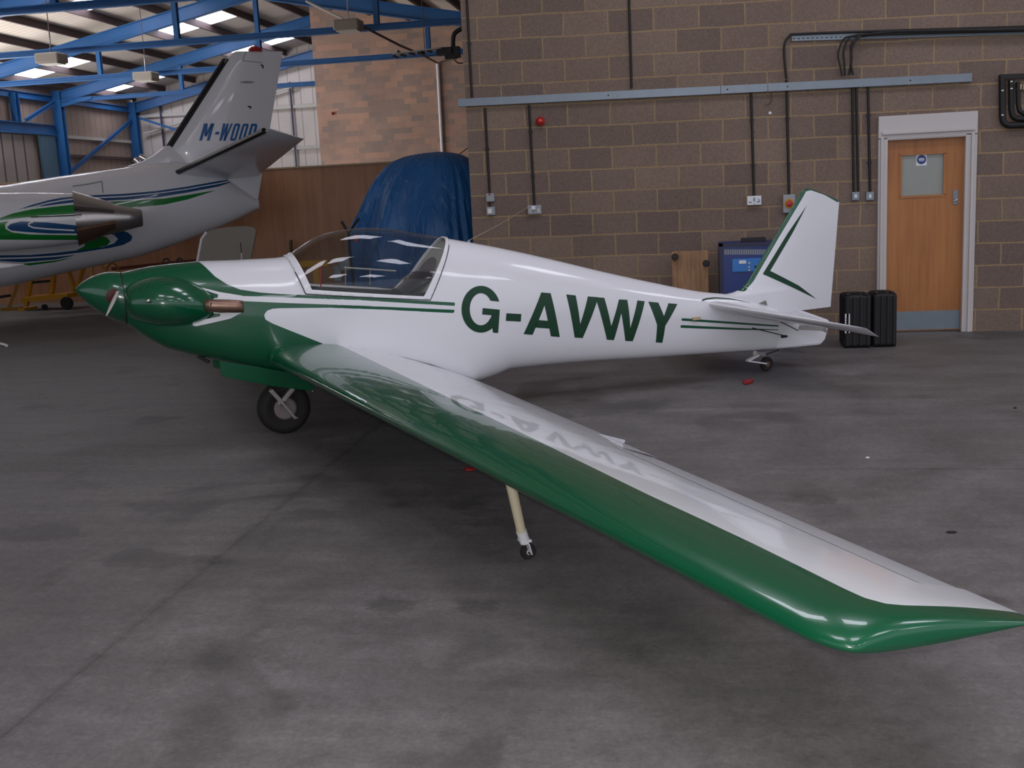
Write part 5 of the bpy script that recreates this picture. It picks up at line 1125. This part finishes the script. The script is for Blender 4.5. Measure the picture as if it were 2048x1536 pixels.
def case(xa, xb, yt, dpt, lb, stick):
    a_, b_ = onY(xa, yt, ky), onY(xb, yt, ky); z = a_.z; W_ = b_.x-a_.x; e = empty('equipment_case', ((a_.x+b_.x)/2, ky+dpt, 0)); tag(e, lb, 'case', 'black equipment cases by the door')
    MB().box((0, 0, z/2), (W_, 0.34, z-0.01)).build('shell', M['case'], e, bevel=0.03)
    for k in range(4): MB().box((-W_/2+W_*(k+0.5)/4, -0.178, z/2), (W_*0.12, 0.02, z*0.9)).build('rib', M['case'], e, bevel=0.006)
    MB().box((-W_*0.12, -0.05, z+0.004), (W_*0.45, 0.05, 0.022)).build('handle', M['black'], e, bevel=0.008)
    for sx in (-0.36, 0.3): MB().box((W_*sx, -0.12, z-0.002), (W_*0.16, 0.10, 0.02)).build('latch', M['black'], e, bevel=0.006)
    for sx in (-1, 1): MB().lathe((sx*W_*0.42, -0.13, 0.022), (1, 0, 0), [(-0.012, 0.022), (0.012, 0.022)], 14).build('wheel', M['rubber'], e)
    if stick:
        MB().box((-W_/2+0.03, -0.186, z*0.47), (0.045, 0.004, z*0.36)).build('sticker', M['whitebox'], e)
        for k in range(5): MB().box((-W_/2+0.026, -0.189, z*(0.36+0.05*k)), (0.024, 0.002, z*0.02)).build('sticker_mark', M['dark'], e)
case(1683, 1738, 586, 0.0, 'black ribbed case with a white sticker, left of the two by the door', True); case(1741, 1789, 583, 0.02, 'plain black ribbed case, right of the two standing by the door', False)
# ------------------------------------------------------------------ blue tarpaulin over a tall machine
ty = 14.9; c0 = onY(735, 560, ty); prof = [(712, 612), (710, 560), (712, 500), (717, 455), (730, 415), (742, 385), (756, 358), (778, 332), (806, 316), (840, 308), (885, 303)]
L_ = [onY(a, b, ty) for a, b in prof]; xc = onY(876, 303, ty).x; zt4 = L_[-1].z
tp = MB(); n = 120; rings = []
zs_ = [(max(p.z, 0.0), xc-p.x) for p in L_]; zs_[-1] = (zt4, 0.02); zz = sorted(zs_)
rad = smooth_interp([(z, r) for z, r in zz]); zl_ = [zt4*(1-(1-i/46)**1.0) for i in range(47)]; zl_ = [zt4*math.sin(math.pi/2*i/46) for i in range(47)]
for i, z in enumerate(zl_):
    r = max(rad(z), 0.01); f = 1-z/zt4; row = []
    for k in range(n):
        a = 2*math.pi*k/n
        fold = 0.03*math.sin(9*a+1.3*math.sin(3*a)+2*f)*min(1, 3*f+.25)+0.02*math.sin(23*a+2.5*math.sin(5*a)+4*f)*min(1, 2*f+.2)+0.012*math.sin(41*a+7*f)
        fold += 0.02*math.sin(7*z+5*a)*min(1, 2*f)
        rr = r*(1+fold*1.3); sx = math.copysign(abs(math.cos(a))**0.8, math.cos(a)); sy = math.copysign(abs(math.sin(a))**0.8, math.sin(a))
        row.append(Vector((min(rr*sx*(0.64 if sx > 0 else 1), XC-0.03-xc), rr*0.72*sy, z)))
    rings.append(row)
def tarpmat():
    m = mat('blue_tarpaulin', (40, 104, 168), 0.38, var=0.22, scale=2.2); nt = m.node_tree; N = nt.nodes; L = nt.links; b = N['Principled BSDF']
    tc = N.new('ShaderNodeTexCoord'); no = N.new('ShaderNodeTexNoise'); no.inputs['Scale'].default_value = 4.5; no.inputs['Detail'].default_value = 6; no.inputs['Distortion'].default_value = 1.2
    mp = N.new('ShaderNodeMapping'); mp.inputs['Scale'].default_value = (1.8, 1.8, 0.6); L.new(tc.outputs['Object'], mp.inputs[0]); L.new(mp.outputs[0], no.inputs[0])
    bp = N.new('ShaderNodeBump'); bp.inputs['Strength'].default_value = 0.8; bp.inputs['Distance'].default_value = 0.05; L.new(no.outputs[0], bp.inputs['Height']); L.new(bp.outputs[0], b.inputs['Normal']); return m
o = tp.loft(rings).build('tarpaulin', tarpmat(), smooth=True, angle=70); o.location = (xc, ty+0.0, 0); tag(o, 'blue tarpaulin draped over a tall covered machine at the wall corner', 'tarpaulin')
# ------------------------------------------------------------------ pale rounded panel standing behind the nose
pyy = 14.2; pp = [(384, 545), (403, 478), (413, 464), (425, 459), (455, 454), (488, 452), (505, 454), (511, 459), (511.5, 466), (489, 545)]
P_ = [onY(a, b, pyy) for a, b in pp]; xa = P_[0].x-0.35; P_ = [Vector((P_[0].x-(P_[1].x-P_[0].x)/(P_[1].z-P_[0].z)*P_[0].z*0.6, pyy, 0.0))]+P_[1:-1]+[Vector((P_[-1].x-(P_[-2].x-P_[-1].x)/(P_[-2].z-P_[-1].z)*P_[-1].z*0.6, pyy, 0.0))]
lp = empty('fairing_panel', (sum(p.x for p in P_)/len(P_), pyy, 0)); tag(lp, 'pale beige panel with rounded top corners standing upright behind the green nose', 'panel')
mb = MB().prism([p-lp.location for p in P_], (0, 0.05, 0)); mb.build('panel', M['beige'], lp, bevel=0.02)
MB().tube([P_[0]-lp.location, P_[1]-lp.location, P_[2]-lp.location], 0.018, 10).build('edge_strip', M['whitebox'], lp, smooth=True)
aa = [onY(481, 485, pyy-0.1)-lp.location, onY(483, 506, pyy-0.1)-lp.location, onY(484, 560, pyy-0.1)-lp.location]
MB().tube(aa[:2], 0.006, 6).build('rod', M['dark'], lp); MB().tube([aa[1], aa[2], Vector((aa[2].x, -0.08, 0))], 0.014, 8).build('rod_holder', M['pale'], lp)
# ------------------------------------------------------------------ yellow stand and folded prop frame seen through the canopy
sy_ = 13.6
s_a, s_b = onY(602, 527, sy_), onY(658, 525, sy_); zs = onY(630, 527, sy_).z
ys_ = empty('yellow_stand', ((s_a.x+s_b.x)/2, sy_, 0)); tag(ys_, 'yellow T shaped stand seen through the cockpit canopy', 'stand')
MB().box((0, 0, zs), (s_b.x-s_a.x, 0.1, 0.08)).build('top_beam', M['yellow'], ys_, bevel=0.006); MB().box((0.02, 0, zs/2), (0.085, 0.085, zs)).build('post', M['yellow'], ys_, bevel=0.004)
MB().box((0, 0, 0.03), (0.5, 0.1, 0.06)).box((0, 0, 0.03), (0.1, 0.5, 0.05)).build('foot', M['yellow'], ys_)
y2 = 13.9; hb = onY(697, 466, y2)
hs = empty('engine_stand', (hb.x, y2, 0)); tag(hs, 'dark stand with V shaped handles beside the blue tarpaulin', 'stand')
o_ = Vector((hb.x, y2, 0))
MB().tube([onY(683, 443, y2)-o_, hb-o_], 0.018, 8).build('handle', M['black'], hs); MB().tube([onY(718, 437, y2)-o_, hb-o_], 0.018, 8).build('handle', M['black'], hs)
MB().tube([hb-o_, Vector((0.02, 0, 0.05))], 0.016, 8).build('upright', M['dark'], hs); MB().box(onY(713, 476, y2)-o_, (0.06, 0.05, 0.09)).build('red_cap', M['red'], hs); MB().tube([onY(713, 476, y2)-o_, hb-o_-Vector((0, 0, .1))], 0.01, 6).build('cap_arm', M['dark'], hs)
MB().box(onY(690, 530, y2)-o_, (0.16, 0.12, 0.16)).box(onY(676, 548, y2)-o_, (0.12, 0.1, 0.22)).build('canister', M['greybox'], hs, bevel=0.03)
MB().box((0, 0, 0.025), (0.3, 0.3, 0.05)).build('base_plate', M['dark'], hs)
# ------------------------------------------------------------------ yellow equipment at the foot of the partition
yy = 17.6
def Y_(a, b, y=yy): return onY(a, b, y)
yt = empty('yellow_trolley', (Y_(105, 610).x, yy, 0)); tag(yt, 'low yellow towing trolley with dark wheels below the jet tail', 'trolley'); o_ = yt.location.copy()
k = MB(); k.bar(Y_(58, 597)-o_, Y_(150, 589)-o_, 0.5, 0.075); k.build('deck_beam', M['yellow'], yt)
for a, b in (((63, 556), (52, 612)), ((108, 548), (103, 592))): MB().bar(Y_(*a)-o_, Y_(*b)-o_, 0.07, 0.07).build('upright', M['yellow'], yt)
MB().bar(Y_(64, 565)-o_, Y_(110, 561)-o_, 0.05, 0.045).build('cross_rail', M['dark'], yt)
for a, b in (((137, 540), (150, 584)), ((169, 530), (151, 582))): MB().bar(Y_(*a)-o_, Y_(*b)-o_, 0.05, 0.05).build('tow_arm', M['yellow'], yt)
wz = Y_(150, 599); MB().lathe(Vector((wz.x-o_.x, -0.3, 0.115)), (0, 1, 0), [(0, 0.05), (0, 0.105), (0.03, 0.115), (0.07, 0.105), (0.07, 0.05)], 24).build('wheel', M['rubber'], yt, smooth=True)
w2 = Y_(101, 602); MB().lathe(Vector((w2.x-o_.x, -0.22, 0.05)), (0, 1, 0), [(0, 0.02), (0, 0.05), (0.04, 0.05), (0.04, 0.02)], 18).build('castor', M['rubber'], yt)
MB().box((Y_(55, 611).x-o_.x, 0, 0.02), (0.12, 0.4, 0.04)).build('foot', M['yellow'], yt)
yk = empty('yellow_stand', (Y_(30, 612).x, yy+0.1, 0)); tag(yk, 'worn yellow floor stand with a leaning leg, left of the yellow trolley', 'stand'); o_ = yk.location.copy()
MB().box((0, -0.2, 0.03), (0.38, 0.1, 0.06)).build('base_bar', M['yellowdk'], yk); MB().bar(Vector((-0.05, -0.2, 0.05)), Y_(36, 568)-o_, 0.05, 0.06).build('leaning_leg', M['yellowdk'], yk); MB().bar(Y_(0, 594)-o_, Y_(20, 591)-o_, 0.05, 0.05).build('dark_bar', M['dark'], yk)
hr = empty('bent_tube_rack', (Y_(200, 560).x, yy+0.4, 0)); tag(hr, 'yellow rack of bent tubes between the jet tail and the green nose', 'rack'); o_ = hr.location.copy()
for a in (187, 216):
    MB().tube([q-o_ for q in smoothpath([Y_(a+2, 600, yy+.4), Y_(a, 560, yy+.4), Y_(a-3, 540, yy+.4), Y_(a+3, 528, yy+.4), Y_(a+12, 527, yy+.4), Y_(a+21, 538, yy+.4)], 5)], 0.018, 8).build('bent_tube', M['yellow'] if a < 200 else M['yellowdk'], hr, smooth=True)
MB().bar(Y_(178, 596, yy+.4)-o_, Y_(240, 592, yy+.4)-o_, 0.3, 0.03).build('base_bar', M['yellowdk'], hr); MB().box((0, 0, 0.1), (0.6, 0.2, 0.2)).build('box_base', M['dark'], hr)
h2 = empty('bent_tube_rack', (Y_(352, 560).x, yy+0.4, 0)); tag(h2, 'two dark hoops of a tube rack showing just above the green nose', 'rack'); o_ = h2.location.copy()
for a in (325, 352):
    MB().tube([q-o_ for q in smoothpath([Y_(a-2, 600, yy+.4), Y_(a-2, 540, yy+.4), Y_(a, 524, yy+.4), Y_(a+6, 517, yy+.4), Y_(a+13, 521, yy+.4), Y_(a+15, 540, yy+.4)], 5)], 0.018, 8).build('hoop', M['purlin'], h2, smooth=True)
MB().box((0, 0, 0.1), (0.9, 0.2, 0.2)).build('box_base', M['dark'], h2)
tag(MB().bar(Y_(225, 538, yy+.9), Y_(415, 519, yy+.9), 0.06, 0.06).build('partition_rail', mat('red_brown_rail', (104, 50, 34), 0.6)), 'red brown rail along the plywood partition behind the hoops', 'rail')
tag(MB().tube([Y_(581, 480, 18.7), Y_(583, 520, 18.7)], 0.035, 8).build('olive_post', mat('olive_post', (84, 76, 40), 0.6)), 'short olive post against the partition left of the canopy', 'post')
# ------------------------------------------------------------------ bits on the floor
def tagmesh(pts, lb, nm='red_tag'):
    P = [onZ(a, b, 0.004) for a, b in pts]; c = sum(P, Vector())/len(P); e = empty(nm, (c.x, c.y, 0)); tag(e, lb, 'tag', 'red pieces lying on the floor'); return e, [p-Vector((c.x, c.y, 0)) for p in P]
e, P = tagmesh([(1484, 765), (1492, 762.5), (1508, 762), (1504, 766), (1490, 770)], 'red plastic chock piece on the floor below the tail wheel'); MB().prism(P, (0, 0, 0.02)).build('wedge', M['red'], e, bevel=0.004)
e, P = tagmesh([(928, 938), (936, 936), (952, 936), (950, 941), (932, 942.5)], 'red strap lying on the floor under the wing beside the outrigger'); MB().prism(P, (0, 0, 0.012)).build('strap', M['red'], e, bevel=0.003)
a_, b_ = onZ(948, 938, 0.012), onZ(961, 932, 0.02); MB().tube([a_-e.location, a_.lerp(b_, .5)-e.location+Vector((0, 0, .004)), b_-e.location], 0.010, 8).build('strap_end', M['red'], e)
for i, (x_, y_, lb) in enumerate(((1717, 678, 'tiny pale stone on the floor in front of the black cases'), (1735, 917, 'tiny pale stone on the open floor right of the wing'), (2030, 817, 'small dark scrap on the floor near the right edge'), (1903, 1066, 'small dark stick on the floor right of the wing tip'))):
    q = onZ(x_, y_); m_ = 'whitebox' if i < 2 else 'dark'
    tag(MB().loft([[Vector((q.x+0.012*math.cos(a)*math.cos(b)*(1 if i < 3 else 2.2), q.y+0.01*math.sin(a)*math.cos(b), 0.005+0.006*math.sin(b))) for a in [2*math.pi*k/8 for k in range(8)]] for b in (-1.4, -0.6, 0.2, 0.9, 1.5)]).build('pebble', M[m_], smooth=True), lb, 'debris')
e = tag(MB().tube(smoothpath([onZ(-20, 684, 0.02), onZ(3, 688, 0.02), onZ(13, 691, 0.02)]), 0.02, 8).build('white_rope_end', M['whitebox'], smooth=True), 'white rope end on the dark floor at the left edge', 'rope')
